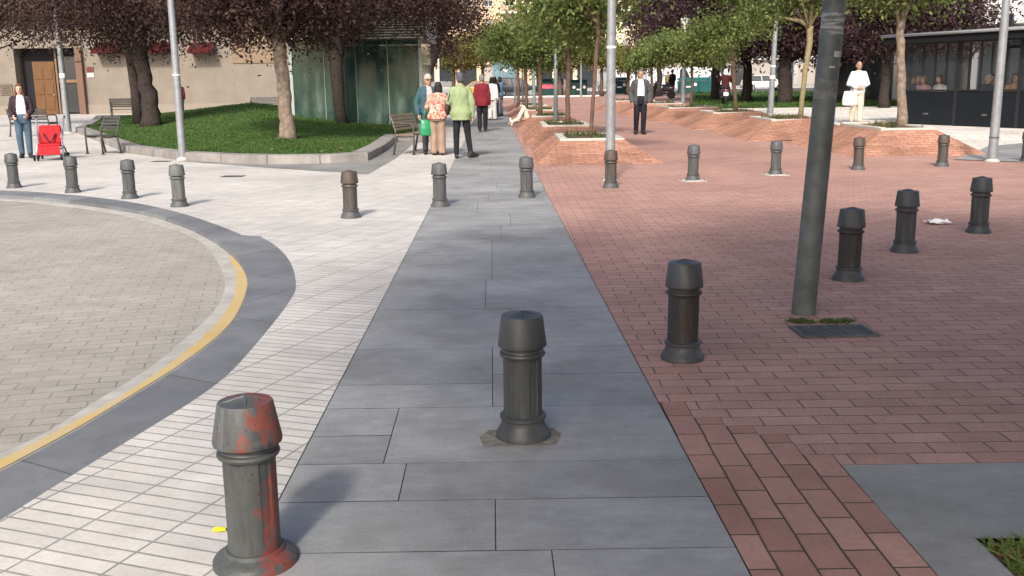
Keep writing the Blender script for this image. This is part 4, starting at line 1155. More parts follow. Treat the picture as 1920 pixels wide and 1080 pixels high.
def facade(name, label, x0, x1, y, depth, floors, fh, gh, wall, win_w, pitch, win_h=1.45, balc=(), ground='arcade', z0=None, group=None, cat='building'):
    cx = (x0 + x1) / 2; z0 = gz(cx, min(y, 140)) if z0 is None else z0
    root = empty(name, (cx, y, z0), 0, label, cat, group)
    Wd = x1 - x0; H = gh + floors * fh
    mb = MB()
    mb.box((0, depth / 2 + .6, H / 2), (Wd, depth, H))
    n = int(Wd / pitch); off = (Wd - n * pitch) / 2
    # front skin between windows
    cols = [-Wd / 2 + off + pitch * (i + .5) for i in range(n)]
    edges = [-Wd / 2] + sum([[c - win_w / 2, c + win_w / 2] for c in cols], []) + [Wd / 2]
    for i in range(0, len(edges), 2):
        mb.box(((edges[i] + edges[i + 1]) / 2, .3, gh + floors * fh / 2), (edges[i + 1] - edges[i], .58, floors * fh))
    for f in range(floors):
        zb = gh + f * fh
        for c in cols:
            mb.box((c, .3, zb + .45), (win_w, .57, .9)); mb.box((c, .3, zb + (.9 + win_h + fh) / 2), (win_w, .57, fh - .9 - win_h))
    if ground == 'arcade':
        mb.box((0, .3, gh - .35), (Wd, .59, .7))
        for i in range(n + 1): mb.box((-Wd / 2 + off + pitch * i, .32, (gh - .7) / 2), (.62, .5, gh - .7))
    mb.build('wall', wall, root)
    mb = MB(); mb.box((0, .02, gh + .05), (Wd + .1, .22, .22)); mb.box((0, .0, H + .1), (Wd + .3, .5, .25)); mb.build('cornice', MT['frame_white'], root)
    rs = random.Random(int(abs(x0) * 7 + y))
    nw = 0
    for f in range(floors):
        zb = gh + f * fh
        for i, c in enumerate(cols):
            if f > 3: continue
            nw += 1
            if nw > 44: continue
            fm = MB(); z = zb + .9 + win_h / 2
            for sx in (-1, 1): fm.box((c + sx * (win_w / 2 - .04), .22, z), (.08, .1, win_h))
            fm.box((c, .22, z + win_h / 2 - .04), (win_w - .16, .1, .08)); fm.box((c, .22, z - win_h / 2 + .04), (win_w - .16, .1, .08)); fm.box((c, .22, z), (.07, .09, win_h - .16))
            fm.box((c, -.03, z - win_h / 2 - .03), (win_w + .2, .16, .06))
            w_ = fm.build('window', MT['frame_white'], root)
            pm_ = MB(); pm_.box((c, .28, z), (win_w, .03, win_h)); pm_.build('pane', MT['glass_dark'], w_)
            s = rs.choice([.25, .5, .75, 1.0, .4])
            sm = MB(); sm.box((c, .19, z + win_h / 2 - win_h * s / 2), (win_w - .1, .04, win_h * s)); sm.build('shutter', MT['shutter'], w_)
    for (bx0, bx1, f) in balc:
        z = gh + f * fh
        bm_ = MB(); bm_.box(((bx0 + bx1) / 2 - cx, -.55, z), (bx1 - bx0, 1.25, .22)); bb = bm_.build('balcony', MT['frame_white'], root)
        rm = MB(); nn = int((bx1 - bx0) / .16)
        for i in range(nn + 1): rm.box((bx0 - cx + (bx1 - bx0) * i / nn, -1.12, z + .6), (.04, .04, 1.0))
        rm.box(((bx0 + bx1) / 2 - cx, -1.12, z + 1.1), (bx1 - bx0, .07, .06)); rm.build('railing', MT['dark_gap'], bb)
        rm = MB(); rm.box(((bx0 + bx1) / 2 - cx, .29, z + 1.25), (bx1 - bx0 - .3, .05, 2.2)); rm.build('balcony_door', MT['dark_gap'], bb)
    if ground == 'arcade':
        for i in range(n):
            c = cols[i]
            pm_ = MB(); pm_.box((c, .56, (gh - .75) / 2), (pitch - .64, .05, gh - .76)); pm_.build('shop_window', MT['glass_dark'] if rs.random() < .7 else MT['shutter'], root)
    return root
fb = facade('apartment_block', 'pinkish beige apartment block at the end of the slate path, left of the green trees', -14.5, 3.2, 140, 14, 6, 3.1, 4.2, MT['render_pink'], 1.25, 2.95, balc=[(-.9, 3.1, 2), (-.9, 3.1, 3), (-.9, 3.1, 4)])
fc = facade('apartment_block', 'cream apartment block behind the galvanised pole at the far end of the square', 3.4, 24, 141.5, 14, 6, 3.1, 4.2, MT['render_cream'], 1.3, 2.9, balc=[(4.2, 8.2, 2), (4.2, 8.2, 3), (15, 20, 2)])
fd = facade('apartment_block', 'long beige block half hidden behind the left hand trees and the pavilion', -48, -14.7, 139, 14, 5, 3.1, 4.2, MT['render_beige'], 1.25, 3.1)
fe = facade('apartment_block', 'grey white block seen between the trunks of the purple trees on the right', 24.2, 80, 143, 14, 6, 3.1, 4.2, mat_plain('grey_render', (.36, .35, .35), .9, .15, var=.1, scale=.5), 1.3, 3.2)
# tall block with white balconies over the terrace
tb = empty('balcony_block', (23.5, 43, gz(20, 43)), math.radians(-52), 'grey block with white balcony bands above the terrace at the right edge', 'building')
mb = MB(); mb.box((2, 6, 9), (26, 11, 18)); mb.build('wall', mat_plain('grey_block_render', (.30, .30, .31), .85, .2, var=.1), tb)
for f in range(4):
    mb = MB(); z = 3.6 + f * 3.2
    mb.box((2, -.45, z + .45), (26, .12, 1.1)); mb.box((2, .05, z - .02), (26, 1.0, .2)); ba = mb.build('balcony', MT['white'], tb)
    mb = MB()
    for i in range(9): mb.box((-9.4 + i * 2.9, .47, z + 1.6), (2.1, .06, 2.0))
    mb.build('balcony_window', MT['glass_dark'], ba)
mb = MB()
for i in range(7): mb.box((-9.5 + i * 3.7, .45, 1.6), (3.1, .1, 2.8))
mb.build('shop_window', MT['glass_dark'], tb)

# ------------------------------------------------------------------ glass pavilion
PY = 33.0
pv = empty('glass_pavilion', (*Wp(668, 200, PY).xy, 0), 0, 'green glass pavilion with a louvred white top behind the grass mound', 'pavilion')
pv.location.z = gz(0, PY)
pc = pv.location.x; pz = pv.location.z
x0, x1 = Wp(548, 150, PY).x - pc, Wp(788, 150, PY).x - pc
zt = Wp(668, 76, PY).z - pz; ztt = Wp(668, 28, PY).z - pz
k = NT('green_glass', .06, .5)
v = k.coord(scale=(2.2, 2.2, .7))
k.col(k.ramp(k.noise(v, 1.0, 4, .6), [(.30, (.018, .042, .034, 1)), (.50, (.045, .088, .072, 1)), (.64, (.10, .155, .125, 1)), (.78, (.20, .26, .21, 1))]))
k.b.inputs['Alpha'].default_value = .66
MT['green_glass'] = k.m
mb = MB(); n = 4
for i in range(n):
    a, b = x0 + (x1 - x0) * i / n, x0 + (x1 - x0) * (i + 1) / n
    mb.box(((a + b) / 2, 0, zt / 2), (b - a - .03, .03, zt))
mb.box((x1 - .0, 2.2, zt / 2), (.03, 4.3, zt)); mb.box((x0, 2.2, zt / 2), (.03, 4.3, zt))
mb.box(((x0 + x1) / 2, 4.4, zt / 2), (x1 - x0, .03, zt))
mb.build('glass_wall', MT['green_glass'], pv)
mb = MB()
for i in range(n + 1): mb.box((x0 + (x1 - x0) * i / n, .06, zt / 2), (.05, .08, zt))
mb.box((x1 + .02, .02, zt / 2), (.10, .12, zt)); mb.box((x0 - .02, .02, zt / 2), (.10, .12, zt))
mb.build('mullion', mat_plain('pale_steel', (.34, .40, .38), .4, .4, .3, var=.1), pv)
nl = 11
for i in range(nl):
    mb = MB(); z = zt + .06 + (ztt - zt) * i / (nl - 1)
    mb.box(((x0 + x1) / 2, 2.0, z), (x1 - x0 + .55, 5.0, .035))
    mb.build('louvre', MT['frame_white'], pv)
mb = MB(); mb.box(((x0 + x1) / 2, 2.1, (zt + ztt) / 2 + .05), (x1 - x0 - .3, 4.2, ztt - zt)); mb.build('roof_core', MT['dark_gap'], pv)
mb = MB(); mb.box((.2, 2.4, zt * .42), (1.6, 1.2, zt * .8)); mb.build('lift_shaft', mat_plain('grey_core', (.25, .29, .27), .8, .2), pv)

# ------------------------------------------------------------------ terrace
A = Vector((11.25, 28.7, 0)); B_ = Vector((14.75, 22.2, 0))
du = (B_ - A); LT = du.length; du.normalize()
rzT = math.atan2(du.y, du.x)
zT = .17
tr_ = empty('bar_terrace', (A.x, A.y, zT), rzT, 'dark glazed bar terrace with a black awning full of seated people', 'terrace')
MT['navy'] = mat_plain('dark_navy_panel', (.008, .011, .015), .5, .25, var=.2, scale=2)
MT['blackm'] = mat_plain('black_metal', (.018, .02, .022), .45, .4, var=.15)
MT['clear_glass'] = mat_glass('terrace_glass', (.12, .15, .16, 1), .03, .07)
DT = 4.6
PH = .95
np_ = 4; pw = LT / np_
for i in range(np_):
    mb = MB(); mb.box((pw * (i + .5), 0, PH / 2), (pw - .10, .07, PH - .04)); a_ = mb.build('lower_panel', MT['navy'], tr_, bevel=.01)
    mb = MB(); mb.box((pw * (i + .5), -.045, .32), (.16, .02, .05)); mb.build('latch', MT['galv_dark'], a_)
    mb = MB(); mb.box((pw * (i + .5), .01, PH + .64), (pw - .10, .018, 1.24)); mb.build('pane', MT['clear_glass'], tr_)
for i in range(np_ + 1):
    mb = MB(); mb.box((pw * i, .02, 1.22), (.10, .13, 2.44)); mb.build('post', MT['blackm'], tr_)
mb = MB(); mb.box((LT / 2, -.005, PH + .01), (LT, .10, .05)); mb.box((LT / 2, .01, PH + 1.30), (LT, .09, .07)); mb.box((LT / 2, .01, 2.42), (LT, .12, .14)); mb.build('rail', MT['blackm'], tr_)
for j, xx in enumerate((0.0, LT)):
    mb = MB(); mb.box((xx, DT / 2 + .1, PH / 2), (.07, DT - .1, PH - .04)); mb.build('lower_panel', MT['navy'], tr_)
    mb = MB()
    for i in range(9): mb.box((xx, .35 + i * DT / 9, 1.25), (.06, .06, 2.5))
    mb.box((xx, DT / 2, 2.4), (.09, DT, .12)); mb.build('side_posts', MT['blackm'], tr_)
mb = MB(); mb.add([(-.35, -.45, 2.46), (LT + .4, -.45, 2.46), (LT + .4, DT, 2.72), (-.35, DT, 2.72), (-.35, -.45, 2.43), (LT + .4, -.45, 2.43), (LT + .4, DT, 2.69), (-.35, DT, 2.69)], [(0, 1, 2, 3), (7, 6, 5, 4), (0, 4, 5, 1), (1, 5, 6, 2), (2, 6, 7, 3), (3, 7, 4, 0)])
mb.add([(-.35, -.44, 2.24), (LT + .4, -.44, 2.24), (LT + .4, -.43, 2.42), (-.35, -.43, 2.42)], [(0, 1, 2, 3)])
mb.build('awning', mat_plain('black_awning', (.009, .0095, .011), .8, .2, var=.15), tr_)
mb = MB(); mb.tube((-.4, -.48, 2.47), (LT + .45, -.48, 2.47), .04, .045, 12); mb.build('front_bar', mat_plain('pale_bar', (.40, .41, .42), .4, .4, .3), tr_, True)
mb = MB(); mb.box((LT / 2, DT + .04, .50), (LT, .06, .96)); mb.build('back_panel', mat_plain('bar_back_panel', (.17, .14, .13), .8, .2, var=.35, scale=1.2), tr_)
mb = MB()
for i in range(6): mb.box((LT * i / 5, DT + .04, 1.6), (.10, .10, 3.2))
mb.box((LT / 2, DT + .04, 2.2), (LT, .08, .10)); mb.build('back_posts', MT['blackm'], tr_)
mb = MB()
for u, z, w, h in ((.8, 1.5, .5, .8), (2.6, 1.6, .4, .9), (4.9, 1.5, .7, .7)): mb.box((u, DT + .0, z), (w, .03, h))
mb.build('wall_poster', mat_plain('pale_posters', (.40, .38, .36), .7, .2, var=.35, scale=1.5), tr_)
mb = MB(); mb.box((LT / 2, DT / 2, -.02), (LT - .1, DT - .1, .06)); mb.build('deck', mat_plain('deck', (.16, .13, .11), .8, .2), tr_)

# ------------------------------------------------------------------ vehicles
MT['tyre'] = mat_plain('tyre_rubber', (.02, .02, .021), .85, .2, var=.1)
MT['alloy'] = mat_plain('wheel_alloy', (.38, .39, .40), .4, .5, .5, var=.05)
MT['head_glass'] = NT('lamp_glass', .1, .6).col((.8, .8, .78, 1)).m
MT['tail_glass'] = NT('tail_lamp_glass', .2, .5).col((.35, .02, .02, 1)).m
def paint(name, c): return NT(name, .28, .5).col((*c, 1)).m
CARP = {'hatch': ([(-2.05, .32), (-2.1, .62), (-2.02, .88), (-1.55, .93), (1.0, .95), (1.9, .82), (2.08, .62), (2.1, .34)], [(-1.95, .90), (-1.62, 1.30), (-1.2, 1.45), (.1, 1.46), (.55, 1.36), (1.15, .93)]),
        'suv': ([(-2.2, .42), (-2.25, .8), (-2.18, 1.02), (-1.7, 1.06), (1.05, 1.06), (2.05, .96), (2.22, .75), (2.22, .42)], [(-2.1, 1.02), (-1.9, 1.55), (-1.4, 1.70), (.2, 1.70), (.6, 1.58), (1.15, 1.05)]),
        'van': ([(-2.5, .40), (-2.52, 1.2), (-2.5, 1.25), (1.5, 1.22), (2.35, 1.0), (2.55, .75), (2.55, .42)], [(-2.5, 1.23), (-2.45, 2.25), (-2.3, 2.36), (.9, 2.34), (1.25, 2.2), (1.75, 1.2)])}
def car(name, label, px, py, y, heading, kind, body, cat='car', group='vehicles parked along the far street', zz=None, light_panel=None):
    p = Wp(px, py, y); z = gz(p.x, y) - .10 if zz is None else zz
    root = empty(name, (p.x, y, z), heading, label, cat, group)
    low, green = CARP[kind]
    w = .86 if kind != 'van' else .98
    xf = Matrix(((1, 0, 0, 0), (0, 0, 1, 0), (0, 1, 0, 0), (0, 0, 0, 1)))
    mb = MB(); mb.prism(low, -w, w, xf)
    bod = mb.build('body', body, root, True, bevel=.07, auto=.7, seg=3)
    mb = MB()
    n = len(green); wt = w * .80
    zs = [g[1] for g in green]; z0, z1 = min(zs), max(zs)
    half = [w * .97 + (wt - w * .97) * (g[1] - z0) / (z1 - z0) for g in green]
    vs = [Vector((g[0], -h, g[1])) for g, h in zip(green, half)] + [Vector((g[0], h, g[1])) for g, h in zip(green, half)]
    fs = [tuple(range(n)), tuple(range(2 * n - 1, n - 1, -1))] + [(i, n + i, n + i + 1, i + 1) for i in range(n - 1)]
    mb.add(vs, fs)
    cabm = MT['glass_dark'] if kind != 'van' else body
    mb.build('cabin' if kind == 'van' else 'windows', cabm, root, False, bevel=.03)
    if kind != 'van':
        mb = MB(); top = [(g, h) for g, h in zip(green, half) if g[1] > z1 - .2]
        mb.add([Vector((g[0], s * h * 1.0, g[1] + .018)) for g, h in top for s in (-1, 1)], [(2 * i, 2 * i + 1, 2 * i + 3, 2 * i + 2) for i in range(len(top) - 1)])
        for s in (-1, 1):
            for i in range(n - 1):
                mb.tube(vs[i if s < 0 else n + i] + Vector((0, s * .01, .01)), vs[(i if s < 0 else n + i) + 1] + Vector((0, s * .01, .01)), .035, .035, 6)
            mb.tube((-.35, s * (w * .97 + .005), z0), (-.45, s * (wt + .01), z1), .035, .035, 6)
        mb.build('roof', body, root)
    else:
        mb = MB()
        for s in (-1, 1): mb.prism([(.55, 1.32), (1.55, 1.30), (1.2, 2.02), (.55, 2.05)], s * (w * .955) - .02, s * (w * .955) + .02, xf)
        mb.build('window', MT['glass_dark'], root)
        mb = MB(); mb.add([(1.78, -.82, 1.26), (1.78, .82, 1.26), (1.30, .74, 2.18), (1.30, -.74, 2.18)], [(0, 1, 2, 3)]); mb.build('windscreen', MT['glass_dark'], root)
    ax = 1.32 if kind != 'van' else 1.65
    for sx in (-1, 1):
        for sy in (-1, 1):
            mb = MB(); r_ = .33 if kind == 'hatch' else .37
            rot = Matrix.Rotation(PI / 2, 3, 'X')
            mb.lathe([(r_ * .7, -.11), (r_ * .95, -.11), (r_, -.08), (r_, .08), (r_ * .95, .11), (r_ * .7, .11)], 22, (sx * ax, sy * (w - .08), r_), axis=rot)
            wh = mb.build('wheel', MT['tyre'], root, True, auto=.5)
            mb = MB(); mb.lathe([(r_ * .68, -.06), (r_ * .66, .06)], 18, (sx * ax, sy * (w - .02), r_), axis=rot)
            for q in range(5): mb.box((sx * ax + math.cos(q * 1.257) * r_ * .33, sy * (w + .045), r_ + math.sin(q * 1.257) * r_ * .33), (.06, .02, r_ * .55), Matrix.Rotation(-q * 1.257 + PI / 2, 3, 'Y'))
            mb.build('rim', MT['alloy'], wh)
    fx = low[-1][0] - .02
    for sy in (-1, 1):
        mb = MB(); mb.ell((fx - .04, sy * w * .74, .72 if kind == 'hatch' else .82), (.12, .2, .10)); mb.build('headlight', MT['head_glass'], root, True)
        mb = MB(); mb.ell((low[0][0] + .02, sy * w * .8, .75), (.08, .14, .12)); mb.build('tail_light', MT['tail_glass'], root, True)
        mb = MB(); mb.ell((.95 if kind != 'van' else 1.55, sy * (w + .12), z0 + .12), (.07, .1, .08)); mb.build('mirror', body, root, True)
    mb = MB(); mb.box((fx + .06, 0, .50), (.03, .52, .11)); mb.build('number_plate', MT['white'], root)
    mb = MB(); mb.box((fx + .02, 0, .62), (.08, 1.0, .16)); mb.build('grille', MT['blackm'], root)
    return root
car('parked_car', 'yellow taxi parked left of the man in the dark red jacket', 897, 160, 96, PI, 'hatch', paint('taxi_yellow', (.62, .30, .035)))
car('parked_car', 'dark car seen side on behind the row of thin posts', 968, 160, 93, 0, 'suv', paint('dark_blue_paint', (.03, .035, .045)))
car('parked_car', 'grey car parked behind the two green dumpsters', 1058, 160, 100, 0, 'hatch', paint('grey_paint', (.13, .15, .17)))
car('parked_van', 'white van with its dark windscreen, left of the suited man', 1155, 150, 101, -1.2, 'van', paint('pale_van_paint', (.45, .47, .46)), 'van')
car('parked_van', 'white van right behind the shoulder of the suited man', 1200, 150, 98, -.6, 'van', paint('white_van_paint', (.70, .71, .71)), 'van')
car('parked_van', 'large white box van in bright sun right of the suited man', 1258, 150, 92, .12, 'van', paint('bright_white_paint', (.80, .80, .80)), 'van')
car('parked_van', 'white van partly hidden by the cone topped lamp post', 1318, 150, 96, .0, 'van', paint('white_paint', (.66, .67, .68)), 'van')
car('parked_car', 'grey car parked left of the old man with sunglasses', 838, 160, 97, 0, 'hatch', paint('silver_paint', (.30, .32, .34)))
car('parked_car', 'pale car parked beyond the purple trees near the terrace', 1650, 160, 94, 0, 'hatch', paint('pale_paint', (.55, .56, .56)))
car('parked_car', 'white car parked between the purple trunks on the right', 1432, 158, 95, 0, 'hatch', paint('white_car_paint', (.70, .70, .69)))
MT['bin_green'] = mat_plain('dumpster_green', (.012, .05, .042), .5, .35, var=.15, scale=3)
MT['bin_teal'] = mat_plain('dumpster_teal', (.015, .09, .085), .5, .35, var=.15, scale=3)
def dumpster(label, px, y, w, h, mat, panel=None, dots=False, grp='green dumpsters at the far street'):
    p = Wp(px, 160, y); z = gz(p.x, y) - .10
    if y < 84.6: z = gz(p.x, y) + .01
    root = empty('dumpster', (p.x, y, z), 0, label, 'dumpster', grp)
    mb = MB(); d = 1.1
    mb.add([(-w * .46, -d / 2 * .85, .12), (w * .46, -d / 2 * .85, .12), (w * .46, d / 2 * .85, .12), (-w * .46, d / 2 * .85, .12), (-w / 2, -d / 2, h * .8), (w / 2, -d / 2, h * .8), (w / 2, d / 2, h * .8), (-w / 2, d / 2, h * .8)], [(3, 2, 1, 0), (4, 5, 6, 7), (0, 1, 5, 4), (1, 2, 6, 5), (2, 3, 7, 6), (3, 0, 4, 7)])
    mb.build('container', mat, root, bevel=.04)
    mb = MB(); mb.add([(-w * .51, -d * .53, h * .80), (w * .51, -d * .53, h * .80), (w * .51, d * .53, h * .86), (-w * .51, d * .53, h * .86), (-w * .47, -d * .2, h), (w * .47, -d * .2, h), (w * .47, d * .35, h), (-w * .47, d * .35, h)], [(3, 2, 1, 0), (4, 5, 6, 7), (0, 1, 5, 4), (1, 2, 6, 5), (2, 3, 7, 6), (3, 0, 4, 7)])
    mb.build('lid', mat, root, bevel=.03)
    for sx in (-1, 1):
        mb = MB(); mb.lathe([(.08, -.04), (.1, -.03), (.1, .03), (.08, .04)], 14, (sx * w * .38, -d * .3, .10), axis=Matrix.Rotation(PI / 2, 3, 'Y')); mb.build('wheel', MT['tyre'], root, True)
    if panel:
        mb = MB(); mb.box((0, -d * .5 - .02, h * .60), (w * .92, .03, h * .22)); mb.build('label_panel', mat_plain('pink_label', panel, .6, .3, var=.2, scale=3), root)
    if dots:
        for xx, zz in ((-.34, .58), (.34, .58)):
            mb = MB(); mb.lathe([(.13, -.01), (.13, .01)], 18, (xx * w * .9, -d * .5 - .005, h * zz), axis=Matrix.Rotation(PI / 2, 3, 'X')); mb.build('sticker', MT['white'], root)
        mb = MB(); mb.box((0, -d * .49, h * .45), (w * .3, .02, .12)); mb.build('plate', MT['white'], root)
dumpster('dark green dumpster with a pink label panel beyond the grey green post', 1035, 86, 1.95, 1.6, MT['bin_green'], (.55, .10, .16))
dumpster('dark green dumpster with two white round stickers right of the saplings', 1085, 86, 1.45, 1.5, MT['bin_green'], dots=True)
dumpster('dark green dumpster with two white stickers left of the suited man', 1160, 85.8, 1.35, 1.5, MT['bin_green'], dots=True)
dumpster('teal dumpster behind the cone topped lamp post', 1290, 84.9, 1.7, 1.4, MT['bin_teal'], dots=True)
dumpster('teal green dumpster between two purple trunks', 1322, 85.4, 1.4, 1.4, MT['bin_teal'])
# blue green advertising panel on the left
p = Wp(946, 134, 100)
r = empty('advert_panel', (p.x, 100, gz(0, 100) - .1), 0, 'pale blue advertising panel above the dark parked car', 'panel')
mb = MB(); mb.box((0, 0, 2.3), (2.5, .18, 2.3)); mb.build('frame', MT['galv'], r, bevel=.03)
mb = MB(); mb.box((0, -.1, 2.3), (2.3, .03, 2.1)); mb.build('poster', mat_plain('blue_poster', (.13, .22, .25), .4, .4, var=.25, scale=.9), r)
mb = MB(); mb.lathe([(.2, -.02), (.2, .02)], 18, (.1, -.13, 2.5), axis=Matrix.Rotation(PI / 2, 3, 'X')); mb.build('poster_disc', MT['white'], r)
for sx in (-1, 1):
    mb = MB(); mb.box((sx * .9, 0, .6), (.12, .12, 1.2)); mb.build('leg', MT['galv'], r)

# ------------------------------------------------------------------ street seats
MT['cast'] = mat_plain('seat_iron', (.075, .072, .068), .6, .3, .2, var=.25, scale=14)
MT['slat'] = wood('seat_slat_wood', (.10, .075, .055, 1), (.19, .15, .115, 1))
MT['slat_pale'] = wood('worn_slat_wood', (.17, .125, .09, 1), (.30, .24, .18, 1))
def seat(name, label, loc, rz, width, slat, group='iron framed seats around the grass mound'):
    root = empty(name, loc, rz, label, 'bench' if width > 1 else 'chair', group)
    for s in (-1, 1):
        x = s * (width / 2 - .03)
        mb = MB()
        mb.chain([(x, -.24, -.01), (x, -.25, .25), (x, -.25, .55), (x, -.23, .63), (x, -.17, .665), (x, .02, .665), (x, .15, .655)], [.024, .022, .021, .021, .021, .02, .019], 8)
        mb.chain([(x, .22, -.01), (x, .17, .25), (x, .14, .42), (x, .19, .65), (x, .27, .86)], [.024, .022, .022, .02, .016], 8)
        mb.chain([(x, -.245, .40), (x, -.05, .385), (x, .15, .40)], .02, 8)
        fr = mb.build('side_frame', MT['cast'], root, True)
        mb = MB()
        mb.box((x, -.24, .008), (.06, .09, .016)); mb.box((x, .22, .008), (.06, .09, .016)); mb.build('foot', MT['cast'], fr)
    mb = MB()
    for i in range(6): mb.box((0, -.21 + i * .066, .425), (width - .02, .05, .03))
    mb.build('seat', slat, root, bevel=.006)
    mb = MB(); rot = Matrix.Rotation(-.30, 3, 'X')
    for i in range(5): mb.box((0, .165 + i * .024, .54 + i * .072), (width - .02, .028, .054), rot)
    mb.build('backrest', slat, root, bevel=.006)
    return root
def at_ground(px, py):
    p = hit(px, py); return p
p = hit(197, 288); seat('street_chair', 'grey iron armchair seat at the front left of the mound kerb', p, math.radians(-38), .74, MT['cast'])
p = hit(108, 252); seat('street_bench', 'dark bench behind the woman with the pushchair, beside the left lamp post', (p.x - .3, p.y - 1.0, gz(p.x, p.y)), math.radians(165), 1.5, MT['cast'])
p = Wp(238, 214, 40); seat('street_bench', 'dark bench behind the double trunked plum tree', (p.x, 40, surf(p.x, 40)), math.radians(195), 1.2, MT['cast'])
p = Wp(500, 200, 50); seat('street_bench', 'dark wooden bench against the beige wall left of the glass pavilion', (p.x, 50, surf(p.x, 50) + .0), math.radians(8), 1.6, MT['cast'])
p = hit(766, 291); seat('street_bench', 'worn wooden bench beside the old man with sunglasses, seen from its end', (p.x + .05, p.y + .75, 0), math.radians(76), 1.45, MT['slat_pale'])

# ------------------------------------------------------------------ pushchair
p = hit(86, 301)
pc_ = empty('pushchair', (p.x, p.y + .30, 0), math.radians(198), 'bright red folding pushchair pushed by the woman in jeans', 'pushchair')
red = mat_plain('red_canvas', (.42, .016, .022), .75, .2, var=.12, scale=8)
MT['alu'] = mat_plain('pushchair_tube', (.30, .30, .32), .4, .4, .4, var=.1)
mb = MB()                                            # faces +y
for s in (-1, 1):
    mb.chain([(s * .23, -.36, .98), (s * .22, -.30, .95), (s * .20, .02, .46), (s * .22, .34, .10)], .016, 8)
    mb.chain([(s * .20, .12, .40), (s * .22, -.10, .26), (s * .23, -.30, .10)], .015, 8)
    mb.chain([(s * .20, -.13, .70), (s * .2, .06, .60), (s * .20, .20, .52)], .012, 8)
mb.tube((-.2, -.1, .26), (.2, -.1, .26), .011); mb.tube((-.2, .22, .26), (.2, .22, .26), .011)
mb.build('frame', MT['alu'], pc_, True)
mb = MB(); mb.add([(-.19, -.20, .80), (.19, -.20, .80), (.20, -.06, .36), (-.20, -.06, .36), (-.17, -.12, .82), (.17, -.12, .82), (.18, .0, .40), (-.18, .0, .40)], [(0, 3, 2, 1), (4, 5, 6, 7), (0, 1, 5, 4), (1, 2, 6, 5), (2, 3, 7, 6), (3, 0, 4, 7)])
mb.build('backrest', red, pc_, bevel=.02)
mb = MB(); mb.add([(-.19, -.05, .36), (.19, -.05, .36), (.19, .30, .40), (-.19, .30, .40), (-.19, -.05, .30), (.19, -.05, .30), (.19, .32, .34), (-.19, .32, .34)], [(0, 1, 2, 3), (7, 6, 5, 4), (0, 4, 5, 1), (1, 5, 6, 2), (2, 6, 7, 3), (3, 7, 4, 0)])
mb.build('seat', red, pc_, bevel=.02)
mb = MB(); mb.add([(-.17, .32, .34), (.17, .32, .34), (.19, .42, .14), (-.19, .42, .14), (-.17, .30, .34), (.17, .30, .34), (.19, .40, .13), (-.19, .40, .13)], [(0, 3, 2, 1), (4, 5, 6, 7), (0, 1, 5, 4), (1, 2, 6, 5), (2, 3, 7, 6), (3, 0, 4, 7)])
mb.build('leg_apron', red, pc_, bevel=.01)
mb = MB(); mb.chain([(-.10, -.03, .62), (-.05, .04, .48), (0, .08, .42), (.05, .04, .48), (.10, -.03, .62)], .015, 6); mb.tube((0, .08, .42), (0, .2, .38), .015); mb.build('harness', MT['blackm'], pc_, True)
for s in (-1, 1):
    mb = MB(); mb.chain([(s * .23, -.36, .98), (s * .235, -.46, 1.0)], .02, 8); mb.build('handle', MT['blackm'], pc_, True)
    for yy in (-.30, .36):
        mb = MB()
        for o_ in (-.03, .03): mb.lathe([(.05, -.012), (.072, -.012), (.072, .012), (.05, .012)], 18, (s * .22 + o_, yy, .072), axis=Matrix.Rotation(PI / 2, 3, 'Y'))
        wh = mb.build('wheel', MT['tyre'], pc_, True, auto=.6)
        mb = MB(); mb.tube((s * .22 - .05, yy, .072), (s * .22 + .05, yy, .072), .02, .02); mb.build('hub', MT['alu'], wh, True)

pc_.scale = (1.2, 1.0, .90)
# ------------------------------------------------------------------ scooters
def scooter(label, loc, rz, bodymat, rear_box=None):
    root = empty('motor_scooter', loc, rz, label, 'scooter', 'motor scooters behind the right hand mounds')
    rot = Matrix.Rotation(PI / 2, 3, 'Y')
    for yy in (-.62, .62):                            # faces +y
        mb = MB(); mb.lathe([(.15, -.06), (.25, -.055), (.27, 0), (.25, .055), (.15, .06)], 22, (0, yy, .27), axis=rot); wh = mb.build('wheel', MT['tyre'], root, True)
        mb = MB(); mb.lathe([(.15, -.05), (.04, -.06), (.04, .06), (.15, .05)], 18, (0, yy, .27), axis=rot); mb.build('rim', MT['alloy'], wh, True)
    mb = MB(); mb.ell((0, -.42, .62), (.20, .42, .20)); mb.ell((0, -.1, .38), (.17, .45, .10)); mb.ell((0, .42, .68), (.24, .10, .36), Matrix.Rotation(.25, 3, 'X')); mb.ell((0, .62, .50), (.11, .3, .12))
    remesh(mb, 'body', bodymat, root, .02, 3)
    mb = MB(); mb.ell((0, -.30, .80), (.17, .42, .07)); mb.build('saddle', MT['blackm'], root, True)
    mb = MB(); mb.tube((0, .62, .27), (0, .36, 1.0), .03, .025); mb.chain([(-.34, .26, 1.06), (-.15, .36, 1.03), (.15, .36, 1.03), (.34, .26, 1.06)], .018, 8); mb.build('handlebar', MT['blackm'], root, True)
    for s in (-1, 1):
        mb = MB(); mb.tube((s * .25, .33, 1.04), (s * .32, .33, 1.24), .008); mb.ell((s * .34, .33, 1.28), (.07, .02, .05)); mb.build('mirror', MT['blackm'], root, True)
    mb = MB(); mb.ell((0, .50, .92), (.09, .05, .07)); mb.build('headlight', MT['head_glass'], root, True)
    mb = MB(); mb.box((0, -.86, .52), (.20, .02, .17), Matrix.Rotation(-.25, 3, 'X')); mb.build('number_plate', MT['white'], root)
    mb = MB(); mb.ell((0, -.80, .68), (.10, .04, .05)); mb.build('tail_light', MT['tail_glass'], root, True)
    if rear_box:
        mb = MB(); mb.box((0, -.82, .98), (.40, .36, .32)); mb.build('top_case', rear_box, root, bevel=.05)
    return root

